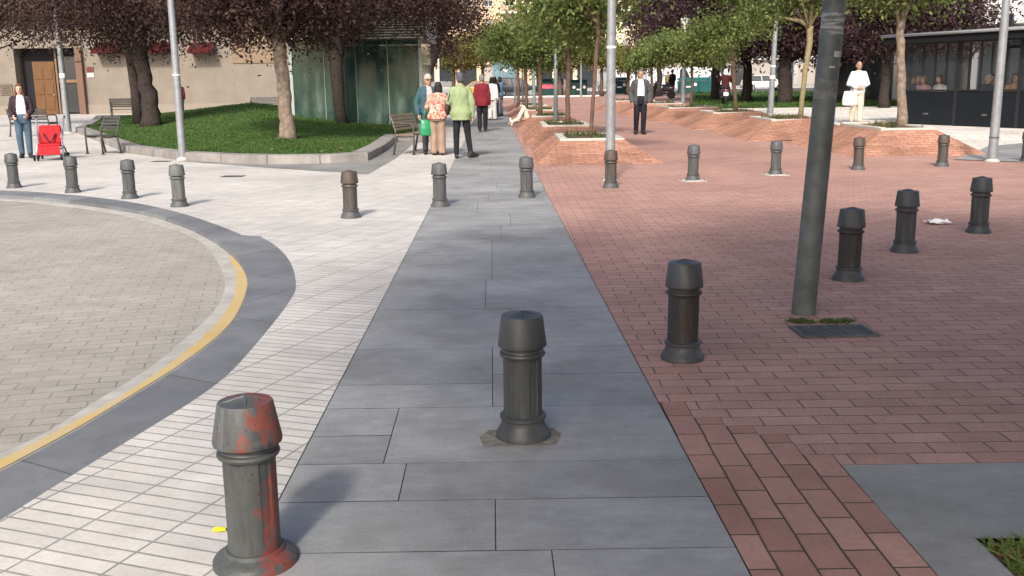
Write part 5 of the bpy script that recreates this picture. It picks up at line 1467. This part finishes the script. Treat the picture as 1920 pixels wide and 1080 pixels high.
# ------------------------------------------------------------------ people
MT['skin'] = mat_plain('skin', (.46, .27, .19), .55, .3, var=.06, scale=30)
MT['skin_pale'] = mat_plain('pale_skin', (.58, .36, .27), .55, .3, var=.06, scale=30)
MT['eye_dark'] = mat_plain('eye', (.03, .025, .02), .2, .5, var=.05)
MT['lip'] = mat_plain('lip', (.33, .11, .10), .5, .3, var=.05)
def cloth(name, c, var=.16, scale=9):
    k = NT(name, .9, .1)
    v = k.coord(scale=(1, 1, .6))
    f = k.noise(v, scale, 3, .5)
    k.col(k.ramp(f, [(.3, tuple(x * (1 - var) for x in c[:3])), (.7, tuple(min(1, x * (1 + var)) for x in c[:3]))]))
    k.bump(f, .9, .03)
    return k.m
def hairm(name, c): return mat_plain(name, c, .6, .3, var=.3, scale=45, bump=.4)
SHOE = mat_plain('dark_leather', (.025, .02, .018), .45, .4, var=.2)
DEF = dict(pelvis=(0, 0, .53), chest=(0, 0, .72), neck=(0, -.006, .838), head=(0, .012, .925),
           sho_a=(-.094, 0, .798), elb_a=(-.122, -.012, .635), wri_a=(-.130, .030, .485),
           sho_b=(.094, 0, .798), elb_b=(.122, -.012, .635), wri_b=(.130, .030, .485),
           hip_a=(-.050, 0, .51), knee_a=(-.055, .012, .285), ank_a=(-.056, -.012, .048),
           hip_b=(.050, 0, .51), knee_b=(.055, .012, .285), ank_b=(.056, -.012, .048))
def person(label, loc, rz, h, pose=None, skin='skin', female=False, hair=None, hair_style='short', top=None, inner=None, open_w=0.0, top_hem=.50, legs=None, leg_ease=.010, flare=0.0,
           shoes=SHOE, sleeve='long', voxel=.009, group=None, lean=0.0, look=0.0, wide=1.0, face=True, glasses=False, toes=(0, 0), collar=False, name='person'):
    P = dict(DEF); P.update(pose or {})
    J = {k: Vector(v) * h for k, v in P.items()}
    root = empty(name, loc, rz, label, 'person', group)
    fw = .90 if female else 1.0
    def tor(z):                                       # axis of the trunk by reference height
        ks = [(.45, J['pelvis'] - (J['chest'] - J['pelvis']).normalized() * .08 * h), (.53, J['pelvis']), (.72, J['chest']), (.838, J['neck']), (.88, J['neck'] + Vector((0, 0, .042 * h)))]
        for (a, pa), (b, pb) in zip(ks, ks[1:]):
            if z <= b: return pa.lerp(pb, (z - a) / (b - a))
        return ks[-1][1]
    base_r = [(.47, .082, .066), (.53, .098 if not female else .106, .074), (.60, .090 if not female else .084, .064), (.68, .096, .068), (.75, .104, .072), (.782, .098, .064), (.806, .078, .053), (.826, .050, .042), (.85, .034, .035)]
    def torso(mb, e, z0, z1, flare_=0.0):
        rs_ = []
        lv = sorted(set([z for z, _, _ in base_r if z0 < z < z1] + [z0, z1]))
        for z in lv:
            for (a, ax, ay), (b, bx, by) in zip(base_r, base_r[1:]):
                if a <= z <= b:
                    t = (z - a) / (b - a); rx, ry = ax + (bx - ax) * t, ay + (by - ay) * t; break
            else: rx, ry = (base_r[0][1:] if z < .47 else base_r[-1][1:])
            k = flare_ * max(0, (.62 - z) / .14)
            rs_.append((tor(z), (rx * wide * (fw if z > .62 else 1) + e + k) * h, (ry * wide + e + k) * h))
        mb.rings(rs_, 24)
    # ---- body
    mb = MB()
    torso(mb, 0, .47, .85)
    mb.cap(J['neck'], J['head'] - Vector((0, .01 * h, .03 * h)), .031 * h * fw, .030 * h * fw)
    hd = J['head']; RH = Matrix.Rotation(look, 3, 'Z') @ Matrix.Rotation(lean, 3, 'X')
    def hp(x, y, z): return hd + RH @ (Vector((x, y, z)) * h)
    mb.ell(hp(0, -.006, .012), (.044 * h, .053 * h, .056 * h), RH, 18, 12)
    mb.ell(hp(0, .010, -.022), (.036 * h, .040 * h, .045 * h), RH, 16, 10)
    mb.ell(hp(0, .024, -.052), (.020 * h, .018 * h, .014 * h), RH)
    mb.ell(hp(0, .055, -.010), (.0085 * h, .013 * h, .016 * h), RH @ Matrix.Rotation(-.35, 3, 'X'))
    mb.ell(hp(0, .043, .014), (.030 * h, .010 * h, .008 * h), RH)
    for s in (-1, 1): mb.ell(hp(s * .045, -.004, -.006), (.006 * h, .012 * h, .018 * h), RH)
    for s in ('a', 'b'):
        mb.cap(J['sho_' + s], J['elb_' + s], .030 * h * fw, .023 * h * fw)
        mb.cap(J['elb_' + s], J['wri_' + s], .023 * h * fw, .0155 * h * fw)
        f = (J['wri_' + s] - J['elb_' + s]).normalized()
        inw = Vector((1 if s == 'a' else -1, 0, 0)); nn = (inw - f * inw.dot(f)).normalized(); sd = f.cross(nn)
        w = J['wri_' + s]
        mk = h / 1.7
        Rm = Matrix((sd, nn, f)).transposed()
        mb.ell(w + f * .052 * mk, Vector((.040, .017, .052)) * mk, Rm)
        sgn = 1 if sd.y > 0 else -1
        for i, L in enumerate((.072, .080, .075, .060)):
            o_ = sd * sgn * (.030 - .020 * i) * mk
            a0 = w + f * (.088 - .004 * abs(i - 1)) * mk + o_
            a1 = a0 + (f * .85 + nn * .35).normalized() * L * .5 * mk
            a2 = a1 + (f * .45 + nn * .85).normalized() * L * .5 * mk
            mb.cap(a0, a1, .0092 * mk, .0088 * mk); mb.cap(a1, a2, .0088 * mk, .0078 * mk)
        t0 = w + f * .030 * mk + sd * sgn * .032 * mk
        t1 = t0 + (f * .7 + sd * sgn * .6 + nn * .35).normalized() * .038 * mk
        mb.cap(t0, t1, .0125 * mk, .010 * mk); mb.cap(t1, t1 + (f * .9 + nn * .4).normalized() * .028 * mk, .010 * mk, .0085 * mk)
        mb.cap(J['hip_' + s], J['knee_' + s], .050 * h, .033 * h)
        mb.cap(J['knee_' + s], J['ank_' + s], .033 * h, .021 * h)
        fd = Vector((math.sin(toes[0 if s == 'a' else 1]), math.cos(toes[0 if s == 'a' else 1]), 0))
        mb.cap(J['ank_' + s], J['ank_' + s] + fd * .07 * h + Vector((0, 0, -.026 * h)), .022 * h, .018 * h)
    remesh(mb, 'body', MT[skin], root, voxel, 2)
    # ---- shoes
    for i, s in enumerate(('a', 'b')):
        a = J['ank_' + s]; fd = Vector((math.sin(toes[i]), math.cos(toes[i]), 0)); sh = J['ank_' + s] - J['knee_' + s]
        mb = MB()
        if abs(sh.normalized().z) < .5: fd = (fd * .3 + Vector((0, 0, 1))).normalized()
        dn = -.024 * h
        mb.cap(a + fd * (-.022 * h) + Vector((0, 0, dn)), a + fd * .10 * h + Vector((0, 0, dn - .001 * h)), .0245 * h, .021 * h)
        mb.cap(a + Vector((0, 0, .01 * h)), a + fd * .05 * h + Vector((0, 0, dn * .6)), .028 * h, .025 * h)
        remesh(mb, 'shoe', shoes, root, .008, 2)
    # ---- trousers
    mb = MB()
    torso(mb, leg_ease * .7, .465, .60)
    for s in ('a', 'b'):
        k, a = J['knee_' + s], J['ank_' + s]
        mb.cap(J['hip_' + s] + Vector((0, 0, .01 * h)), k, (.052 + leg_ease * .6) * h, (.035 + leg_ease) * h)
        mb.cap(k, a + (k - a).normalized() * .012 * h, (.035 + leg_ease) * h, (.026 + leg_ease + flare) * h)
    remesh(mb, 'trousers', legs, root, .010, 4)
    # ---- inner shirt, outer top
    def upper(nm, mat, e, hem, zt, slv, cut=None, fl=.0):
        mb = MB(); torso(mb, e, hem, zt, fl)
        for s in ('a', 'b'):
            mb.cap(tor(.80).lerp(J['sho_' + s], .4), J['sho_' + s], (.030 + e) * h * fw, (.029 + e) * h * fw)
            if slv == 'long':
                mb.cap(J['sho_' + s], J['elb_' + s], (.029 + e) * h * fw, (.025 + e) * h * fw); mb.cap(J['elb_' + s], J['wri_' + s].lerp(J['elb_' + s], .08), (.025 + e) * h * fw, (.018 + e) * h * fw)
            elif slv == 'half':
                mb.cap(J['sho_' + s], J['sho_' + s].lerp(J['elb_' + s], .62), (.035 + e) * h * fw, (.033 + e) * h * fw)
        return remesh(mb, nm, mat, root, .010, 4, cut)
    if inner is not None:
        upper('shirt', inner, .006, .50, .848, None)
        def cut(co):
            zr = co.z / h
            y0 = tor(.72).y if True else 0
            if zr < .45: return False
            wv = open_w * (1.0 if zr < .70 else max(.35, 1 - (zr - .70) * 2.5))
            cxx = tor(min(.84, max(.46, zr))).x
            return abs(co.x - cxx) < wv * h and co.y > tor(min(.84, max(.46, zr))).y + .02 * h
        upper('jacket', top, .013, top_hem, .846, sleeve, cut, .008)
    elif top is not None:
        upper('top', top, .011, top_hem, .848, sleeve, None, .014)
    if collar:
        mb = MB(); c = tor(.842); mb.lathe([(.046 * h, -.016 * h), (.042 * h, .012 * h), (.036 * h, .014 * h), (.036 * h, -.01 * h)], 20, c); mb.build('collar', top, root, True)
    # ---- hair and face
    if hair is not None:
        mb = MB()
        if hair_style in ('short', 'bob', 'long'):
            mb.ell(hp(0, -.012, .022), (.049 * h, .056 * h, .056 * h), RH, 18, 12)
            mb.ell(hp(0, -.030, -.006), (.045 * h, .036 * h, .050 * h), RH, 16, 10)
        if hair_style in ('bob', 'long'):
            for s in (-1, 1): mb.ell(hp(s * .040, -.010, -.025), (.018 * h, .032 * h, .055 * h), RH)
            mb.ell(hp(0, -.034, -.030), (.048 * h, .028 * h, .055 * h), RH)
        if hair_style == 'long':
            for s in (-1, 1): mb.ell(hp(s * .045, -.008, -.060), (.018 * h, .026 * h, .050 * h), RH)
        if hair_style == 'bald':
            for s in (-1, 1): mb.ell(hp(s * .042, -.018, -.005), (.010 * h, .028 * h, .026 * h), RH)
            mb.ell(hp(0, -.048, -.01), (.034 * h, .014 * h, .026 * h), RH)
        ho = RH.inverted()
        remesh(mb, 'hair', hair, root, .007, 2, cut=lambda co: ((ho @ (co - hd)) / h).y > .026 and ((ho @ (co - hd)) / h).z < .034)
    if face:
        for s in (-1, 1):
            if not glasses:
                mb = MB(); mb.ell(hp(s * .0175, .0455, .002), (.0068 * h, .004 * h, .0042 * h), RH, 10, 6); mb.build('eye', MT['eye_dark'], root, True)
        mb = MB(); mb.ell(hp(0, .0475, -.037), (.0125 * h, .005 * h, .0038 * h), RH, 10, 6); mb.build('mouth', MT['lip'], root, True)
    if glasses:
        mb = MB()
        for s in (-1, 1):
            mb.ell(hp(s * .019, .053, .002), (.017 * h, .006 * h, .0125 * h), RH, 12, 7)
            mb.tube(hp(s * .036, .05, .005), hp(s * .047, -.01, .004), .003 * h)
        mb.tube(hp(-.01, .056, .006), hp(.01, .056, .006), .003 * h)
        mb.build('sunglasses', MT['eye_dark'], root, True)
    return root
def bag(name, label, loc, rz, w, d, hgt, mat, handle_mat, drop=.22, cat='bag', sag=.15):
    """hangs from its handle at loc"""
    root = empty(name, loc, rz, label, cat)
    mb = MB(); top = -drop; n = 12
    mb.rings([(Vector((0, 0, top - hgt)), w * .36, d * .4), (Vector((0, 0, top - hgt * .93)), w * .5, d * .52), (Vector((0, 0, top - hgt * .55)), w * .52, d * .55), (Vector((0, 0, top - hgt * .2)), w * .45, d * .38), (Vector((0, 0, top)), w * .40, d * .16)], 22)
    remesh(mb, 'bag_body', mat, root, .011, 2)
    for s in (-1, 1):
        mb = MB(); mb.chain([(-w * .24, s * d * .1, top - .02), (-w * .12, s * .015, -.06), (0, s * .008, 0), (w * .12, s * .015, -.06), (w * .24, s * d * .1, top - .02)], .008, 8); mb.build('handle', handle_mat, root, True)
    return root
floral = None
k = NT('floral_print', .85, .12)
v = k.coord()
vo = k.n('TexVoronoi'); vo.inputs['Scale'].default_value = 26; k.l(v, vo.inputs['Vector'])
sep = k.n('SeparateColor'); k.l(vo.outputs['Color'], sep.inputs[0])
k.col(k.ramp(sep.outputs[0], [(.0, (.46, .17, .12, 1)), (.38, (.56, .32, .24, 1)), (.60, (.62, .49, .40, 1)), (.82, (.40, .085, .07, 1))]))
for e in k.t.nodes: pass
floral = k.m
k = NT('printed_tee', .85, .12)
v = k.coord(); sx = k.n('SeparateXYZ'); k.l(v, sx.inputs[0])
nn_ = k.noise(v, 14, 3, .6)
band = k.ramp(sx.outputs['Z'], [(.0, gray(1)), (.995, gray(1))])
mz = k.n('MapRange'); mz.inputs['From Min'].default_value = .98; mz.inputs['From Max'].default_value = .90; k.l(sx.outputs['Z'], mz.inputs['Value'])
pr = k.ramp(nn_, [(.42, (.70, .10, .04, 1)), (.52, (.75, .38, .06, 1)), (.60, (.72, .70, .64, 1))])
k.col(k.mix(mz.outputs[0], (.76, .75, .72, 1), pr)); tee_print = k.m
def place(px, py): return hit(px, py)
# woman with the pushchair, facing the camera
p = place(50, 296)
person('auburn haired woman in dark cardigan, white top and jeans behind the red pushchair', (p.x, p.y, 0), math.radians(203), 1.63,
       dict(elb_a=(-.135, .0, .64), wri_a=(-.08, .15, .575), elb_b=(.135, .0, .64), wri_b=(.10, .16, .565), ank_b=(.05, -.03, .048), ank_a=(-.05, .02, .048)), female=True, hair=hairm('auburn_hair', (.13, .045, .025)), hair_style='long',
       top=cloth('dark_plum_cardigan', (.045, .03, .04)), inner=tee_print, open_w=.058, top_hem=.52, legs=cloth('blue_jeans', (.07, .115, .165)), skin='skin_pale', toes=(-.2, .2))
# old man facing the camera
p = place(806, 291)
om = person('white haired old man with sunglasses, teal jacket and pink scarf beside the bench', (p.x - .02, p.y + .35, 0), math.radians(196), 1.70,
       dict(elb_b=(.155, -.01, .64), wri_b=(.150, .06, .50), elb_a=(-.15, .0, .645), wri_a=(-.06, .13, .58), hip_a=(-.05, 0, .51)), hair=hairm('white_hair', (.38, .36, .34)), top=cloth('dark_teal_jacket', (.045, .095, .115)), inner=cloth('pinkish_shirt', (.48, .38, .37)), open_w=.040, top_hem=.49, legs=cloth('charcoal_trousers', (.06, .065, .07)), glasses=True, look=.15, toes=(-.2, .3))
bp = om.matrix_world
pw_ = Vector((p.x - .02, p.y + .35, 0)) + Matrix.Rotation(math.radians(196), 3, 'Z') @ (Vector((.150, .095, .485)) * 1.70)
k = NT('green_plastic', .35, .4); k.col((.02, .22, .10, 1)); gp = k.m
_b = Wp(799, 207, pw_.y - .16)
bag('shopping_bag', 'bright green plastic shopping bag hanging between the old man and the woman in florals', (_b.x, _b.y, _b.z + .03), math.radians(20), .30, .15, .34, gp, gp, drop=.22)
# woman in the floral blouse, back to the camera, bending a little
p = place(822, 291)
person('dark haired woman in an orange floral blouse and beige trousers, seen from behind', (p.x, p.y, 0), math.radians(-8), 1.56,
       dict(chest=(.005, .030, .715), neck=(.0, .075, .825), head=(.005, .105, .905), sho_a=(-.094, .06, .788), sho_b=(.094, .06, .788), elb_a=(-.155, .05, .64), wri_a=(-.13, .14, .56), elb_b=(.155, .06, .64), wri_b=(.12, .16, .58)), female=True, wide=1.16,
       hair=hairm('dark_hair', (.022, .016, .014)), hair_style='bob', top=floral, sleeve='long', top_hem=.485, legs=cloth('beige_brown_trousers', (.29, .205, .155)), leg_ease=.016, flare=.010, face=False)
# lady in the pale green jacket, walking away
p = place(866, 297)
LG = (p.x, p.y + .05, 0)
person('woman in a pale green jacket and black trousers walking away on the slate path', LG, math.radians(4), 1.71,
       dict(hip_a=(-.045, 0, .51), knee_a=(-.058, .012, .285), ank_a=(-.064, -.01, .048), knee_b=(.075, .01, .285), ank_b=(.105, -.05, .058), elb_a=(-.145, .01, .645), wri_a=(-.135, .10, .56), elb_b=(.14, -.02, .64), wri_b=(.135, .01, .475)), female=True, wide=1.06,
       hair=hairm('blue_grey_hair', (.075, .075, .085)), hair_style='short', top=cloth('pale_green_jacket', (.25, .31, .165)), top_hem=.445, legs=cloth('black_trousers', (.018, .018, .022)), leg_ease=.004, face=False, collar=True, toes=(0, .9))
sb = empty('shoulder_bag', (LG[0] - .27, LG[1] + .02, .98), 0, 'dark leather shoulder bag carried by the woman in the pale green jacket', 'bag')
mb = MB(); mb.ell((0, .02, 0), (.05, .13, .13)); remesh(mb, 'bag_body', SHOE, sb, .012, 2)
mb = MB(); mb.chain([(.0, .09, .08), (.05, .07, .28), (.10, .03, .455), (.10, -.045, .44), (.05, -.09, .26), (.0, -.05, .08)], .011, 8); mb.build('strap', SHOE, sb, True)
# man in the dark red jacket
p = place(905, 247)
person('man in a dark red jacket and black trousers walking away on the slate path', (p.x, p.y, gz(p.x, p.y)), math.radians(2), 1.73, dict(knee_a=(-.05, .03, .285), ank_a=(-.05, -.03, .052), ank_b=(.05, .04, .048)),
       hair=hairm('grey_hair', (.20, .18, .16)), top=cloth('dark_red_jacket', (.17, .022, .032)), top_hem=.455, legs=cloth('black_slacks', (.02, .018, .022)), face=False, wide=1.08)
# woman in white ahead of him
p = place(922, 226)
WL = (p.x + .02, p.y + .2, gz(p.x, p.y))
person('dark haired woman all in white walking ahead of the man in the dark red jacket', WL, math.radians(-6), 1.66, dict(knee_b=(.05, .03, .285), ank_b=(.05, .06, .05), ank_a=(-.05, -.06, .055)), female=True,
       hair=hairm('black_hair', (.015, .012, .012)), hair_style='bob', top=cloth('white_blouse', (.75, .74, .72)), top_hem=.47, legs=cloth('white_trousers', (.70, .69, .66)), leg_ease=.016, flare=.012, face=False, voxel=.011)
hb = empty('hand_bag', (WL[0] - .30, WL[1] - .05, WL[2] + .84), .2, 'dark handbag carried by the woman all in white', 'bag')
mb = MB(); mb.ell((0, 0, 0), (.07, .15, .13)); remesh(mb, 'bag_body', SHOE, hb, .014, 2)
mb = MB(); mb.chain([(0, .09, .1), (0, .07, .25), (0, -.07, .25), (0, -.09, .1)], .01, 8); mb.build('handle', SHOE, hb, True)
# seated couple on the edge of a mound
SIT = dict(pelvis=(0, 0, .27), chest=(0, .02, .46), neck=(0, .03, .58), head=(0, .055, .665), sho_a=(-.094, .03, .54), elb_a=(-.135, .06, .39), wri_a=(-.07, .18, .34), sho_b=(.094, .03, .54), elb_b=(.135, .06, .39), wri_b=(.07, .18, .34),
           hip_a=(-.05, .01, .25), knee_a=(-.06, .24, .27), ank_a=(-.06, .24, .048), hip_b=(.05, .01, .25), knee_b=(.06, .24, .27), ank_b=(.06, .24, .048))
for px, yy, rz, tp, lg, hr, lb in ((938, 43.6, 60, cloth('denim_jacket', (.10, .17, .26)), cloth('pale_grey_trousers', (.22, .22, .23)), hairm('black_hair_far', (.015, .013, .013)), 'dark haired person in a blue denim jacket standing at the far end of the path'),
                                   (928, 42.0, 20, cloth('dark_brown_top', (.06, .035, .03)), cloth('dark_trousers_far', (.03, .03, .04)), hairm('dark_brown_hair', (.03, .02, .015)), 'dark haired person in brown standing beside the one in denim')):
    p = Wp(px, 190, yy)
    person(lb, (p.x, yy, gz(0, yy)), math.radians(rz), 1.68, dict(wri_a=(-.08, .13, .56), wri_b=(.09, .12, .55)), hair=hr, hair_style='bob', top=tp, top_hem=.49, legs=lg, voxel=.012, female=True, group=None)
# person stretched out on a mound, pale clothes
p = Wp(968, 205, 32.6)
person('person in cream trousers lying back on the third mound, one leg bent', (p.x + .34, 33.6, surf(p.x + .34, 33.6) - .10), math.radians(140), 1.66,
       dict(pelvis=(0, 0, .10), chest=(0, -.18, .10), neck=(0, -.29, .13), head=(0, -.365, .16), sho_a=(-.1, -.26, .11), sho_b=(.1, -.26, .11), elb_a=(-.15, -.13, .09), wri_a=(-.08, -.01, .13), elb_b=(.15, -.13, .09), wri_b=(.08, -.01, .13),
            hip_a=(-.045, .02, .08), knee_a=(-.03, .11, .28), ank_a=(-.03, .30, .06), hip_b=(.045, .02, .06), knee_b=(.07, .20, .05), ank_b=(.08, .38, .0)), hair=hairm('brown_hair', (.06, .035, .02)), top=cloth('brick_red_shirt', (.22, .09, .07)), top_hem=.50, legs=cloth('cream_trousers', (.74, .64, .50)), shoes=mat_plain('white_shoes', (.7, .66, .6), .6, .2), voxel=.011)
# man in the grey suit jacket
p = place(1200, 252)
person('man in a grey suit jacket, open white shirt and dark trousers walking towards the camera', (p.x, p.y, gz(p.x, p.y)), math.radians(178), 1.80,
       dict(knee_a=(-.052, .03, .285), ank_a=(-.045, .015, .048), knee_b=(.058, .012, .285), ank_b=(.060, -.05, .052), elb_a=(-.155, -.03, .645), wri_a=(-.135, .03, .50), elb_b=(.155, -.03, .645), wri_b=(.135, .03, .50)), hair=hairm('short_grey_hair', (.10, .085, .075)),
       top=cloth('grey_suit_jacket', (.075, .08, .088)), inner=cloth('white_shirt', (.80, .80, .82)), open_w=.052, top_hem=.455, legs=cloth('navy_trousers', (.018, .018, .026)), toes=(-.25, .25), wide=1.03)
# bald man in white
p = place(1605, 231)
BM = Vector((p.x, p.y, p.z))
person('bald man in a white shirt and cream trousers walking behind the mounds near the terrace', BM, math.radians(176), 1.80,
       dict(knee_a=(-.05, .03, .285), ank_a=(-.045, .02, .048), knee_b=(.055, .0, .285), ank_b=(.06, -.09, .07), elb_a=(-.155, .0, .635), wri_a=(-.03, .10, .575), elb_b=(.155, .0, .635), wri_b=(.04, .10, .575)), hair=hairm('short_pale_hair', (.35, .30, .26)), hair_style='bald',
       top=cloth('white_summer_shirt', (.82, .82, .82)), top_hem=.49, legs=cloth('cream_chinos', (.66, .56, .44)), leg_ease=.014, shoes=mat_plain('beige_shoes', (.55, .45, .35), .6, .2), toes=(-.2, .2))
bag('carrier_bag', 'white carrier bag with black handles hanging from the arm of the bald man', (BM.x - .26, BM.y - .10, BM.z + 1.10), 0, .42, .16, .42, MT['white'], MT['blackm'], drop=.16)
mb = MB(); mb.box((0, 0, 0), (.20, .004, .15), Matrix.Rotation(.6, 3, 'X')); mb.box((.01, -.02, .012), (.18, .004, .13), Matrix.Rotation(.75, 3, 'X'))
o = mb.build('paper_sheet', MT['white']); o.location = (BM.x + .02, BM.y - .26, BM.z + 1.06); tag(o, 'white papers held in the hands of the bald man', 'paper')
# small far people
p = Wp(338, 190, 50.5)
person('person in a dark red jacket half hidden by the pale lamp post', (p.x, 50.5, gz(0, 50.5)), math.radians(20), 1.70, dict(), hair=hairm('far_dark_hair', (.02, .015, .015)), top=cloth('dark_maroon_top', (.10, .02, .03)), legs=cloth('far_dark_trousers', (.03, .03, .035)), voxel=.014, face=False)
p = Wp(1260, 185, 62)
person('man in a dark jacket standing beside a scooter behind the mounds', (p.x, 62, gz(p.x, 62) + .10), math.radians(30), 1.75, dict(wri_a=(-.06, .12, .58), wri_b=(.08, .12, .58)), hair=hairm('far_black_hair', (.015, .014, .014)), top=cloth('black_jacket', (.02, .022, .028)), legs=cloth('black_jeans', (.02, .02, .025)), voxel=.014)
p = Wp(1252, 170, 80)
person('small figure in a pale yellow top before the white box van', (p.x, 80, gz(p.x, 80) + .10), math.radians(190), 1.72, dict(), hair=hairm('far_brown_hair', (.05, .03, .02)), top=cloth('pale_yellow_top', (.62, .50, .22)), legs=cloth('grey_trousers_far', (.12, .12, .12)), voxel=.016)
p = Wp(1240, 185, 60); scooter('dark scooter standing left of the man in the dark jacket', (p.x, 60, gz(p.x, 60) + .10), math.radians(60), paint('dark_scooter_paint', (.03, .03, .035)))
p = Wp(1358, 195, 45.5)
zsc = gz(p.x, 45.5) + .10
scooter('scooter seen from behind with a white number plate, under the purple trees', (p.x, 45.5, zsc), math.radians(-8), paint('black_scooter_paint', (.02, .02, .025)), None)
person('scooter rider in a dark red jacket and white helmet under the purple trees', (p.x, 45.35, zsc + .36), math.radians(-8), 1.70, dict(SIT, elb_a=(-.16, .13, .42), wri_a=(-.18, .30, .40), elb_b=(.16, .13, .42), wri_b=(.18, .30, .40), knee_a=(-.10, .21, .24), ank_a=(-.11, .14, .0), knee_b=(.10, .21, .24), ank_b=(.11, .14, .0)), hair=MT['white'], hair_style='bob', top=cloth('rider_red_jacket', (.055, .016, .016)), legs=cloth('rider_trousers', (.02, .02, .025)), voxel=.012)
# people on the terrace, each on a chair
MT['wicker'] = mat_plain('woven_chair', (.10, .075, .055), .8, .2, var=.3, scale=30)
nrm = Vector((-du.y, du.x, 0))
def terrace_chair(loc, rz, lb):
    r = empty('terrace_chair', loc, rz, lb, 'chair', 'chairs inside the terrace')
    mb = MB(); mb.box((0, .02, .42), (.44, .44, .04)); mb.build('seat', MT['wicker'], r, bevel=.01)
    mb = MB(); mb.box((0, -.21, .66), (.42, .03, .40)); mb.build('backrest', MT['wicker'], r, bevel=.01)
    for sx in (-1, 1):
        for sy in (-1, 1):
            mb = MB(); mb.tube((sx * .19, .02 + sy * .19, 0), (sx * .19, .02 + sy * .19, .41), .016); mb.build('leg', MT['blackm'], r)
for i, (px, dep, rz, tp, hr, st, lb) in enumerate([
        (1704, 1.0, 215, (.14, .16, .24), (.18, .09, .04), 'short', 'ginger haired diner in blue at the left end of the terrace'),
        (1722, 1.9, 160, (.20, .22, .14), (.28, .22, .10), 'bob', 'fair haired diner second from the left on the terrace'),
        (1735, .9, 120, (.50, .30, .28), (.22, .12, .06), 'bob', 'diner in a pale pink top, third from the left on the terrace'),
        (1766, .8, 110, (.62, .58, .52), (.08, .02, .02), 'bob', 'diner with dark red hair left of the middle terrace post'),
        (1848, 1.0, 200, (.05, .06, .07), (.50, .44, .36), 'short', 'white haired diner in a dark jacket behind the pale lamp post'),
        (1862, 1.7, 150, (.45, .32, .30), (.06, .04, .03), 'bob', 'diner in dusty pink beside the white haired one'),
        (1901, .9, 170, (.40, .26, .12), (.20, .10, .04), 'bob', 'diner with light brown hair at the right end of the terrace'),
        (1912, 1.5, 200, (.30, .10, .09), (.05, .04, .03), 'short', 'diner in red at the right edge of the photo')]):
    # where the column meets the line parallel to the front at depth dep
    d0 = ray(px, 160); a0 = A + nrm * dep
    # solve (t*d0.x, t*d0.y) = a0 + s*du
    det = d0[0] * (-du.y) - d0[1] * (-du.x)
    t = (a0.x * (-du.y) - a0.y * (-du.x)) / det
    x, y = d0[0] * t, d0[1] * t
    face_ = rz
    person(lb, (x, y, zT + .07), math.radians(face_), 1.78, dict(SIT), hair=hairm('diner_hair', hr), hair_style=st, top=cloth('diner_top', tp), legs=cloth('diner_trousers', (.05, .05, .06)), voxel=.013, skin='skin_pale')
    terrace_chair((x, y, zT + .05), math.radians(face_), 'woven chair of ' + lb.replace(' at the right edge of the photo', ' by the photo edge').replace(' behind the pale lamp post', ''))
for i, (s, dp_) in enumerate(((1.2, 1.55), (5.4, 1.45))):
    c = A + du * s + nrm * dp_
    r = empty('terrace_table', (c.x, c.y, zT + .01), 0, ('round table between the diners at the left end of the terrace', 'round table among the diners at the right end of the terrace')[i], 'table', 'tables inside the terrace')
    mb = MB(); mb.lathe([(.34, .70), (.35, .71), (.35, .73), (.34, .74)], 24); mb.build('table_top', MT['wicker'], r)
    mb = MB(); mb.lathe([(.22, 0), (.22, .02), (.03, .04), (.03, .70)], 16); mb.build('pedestal', MT['blackm'], r)
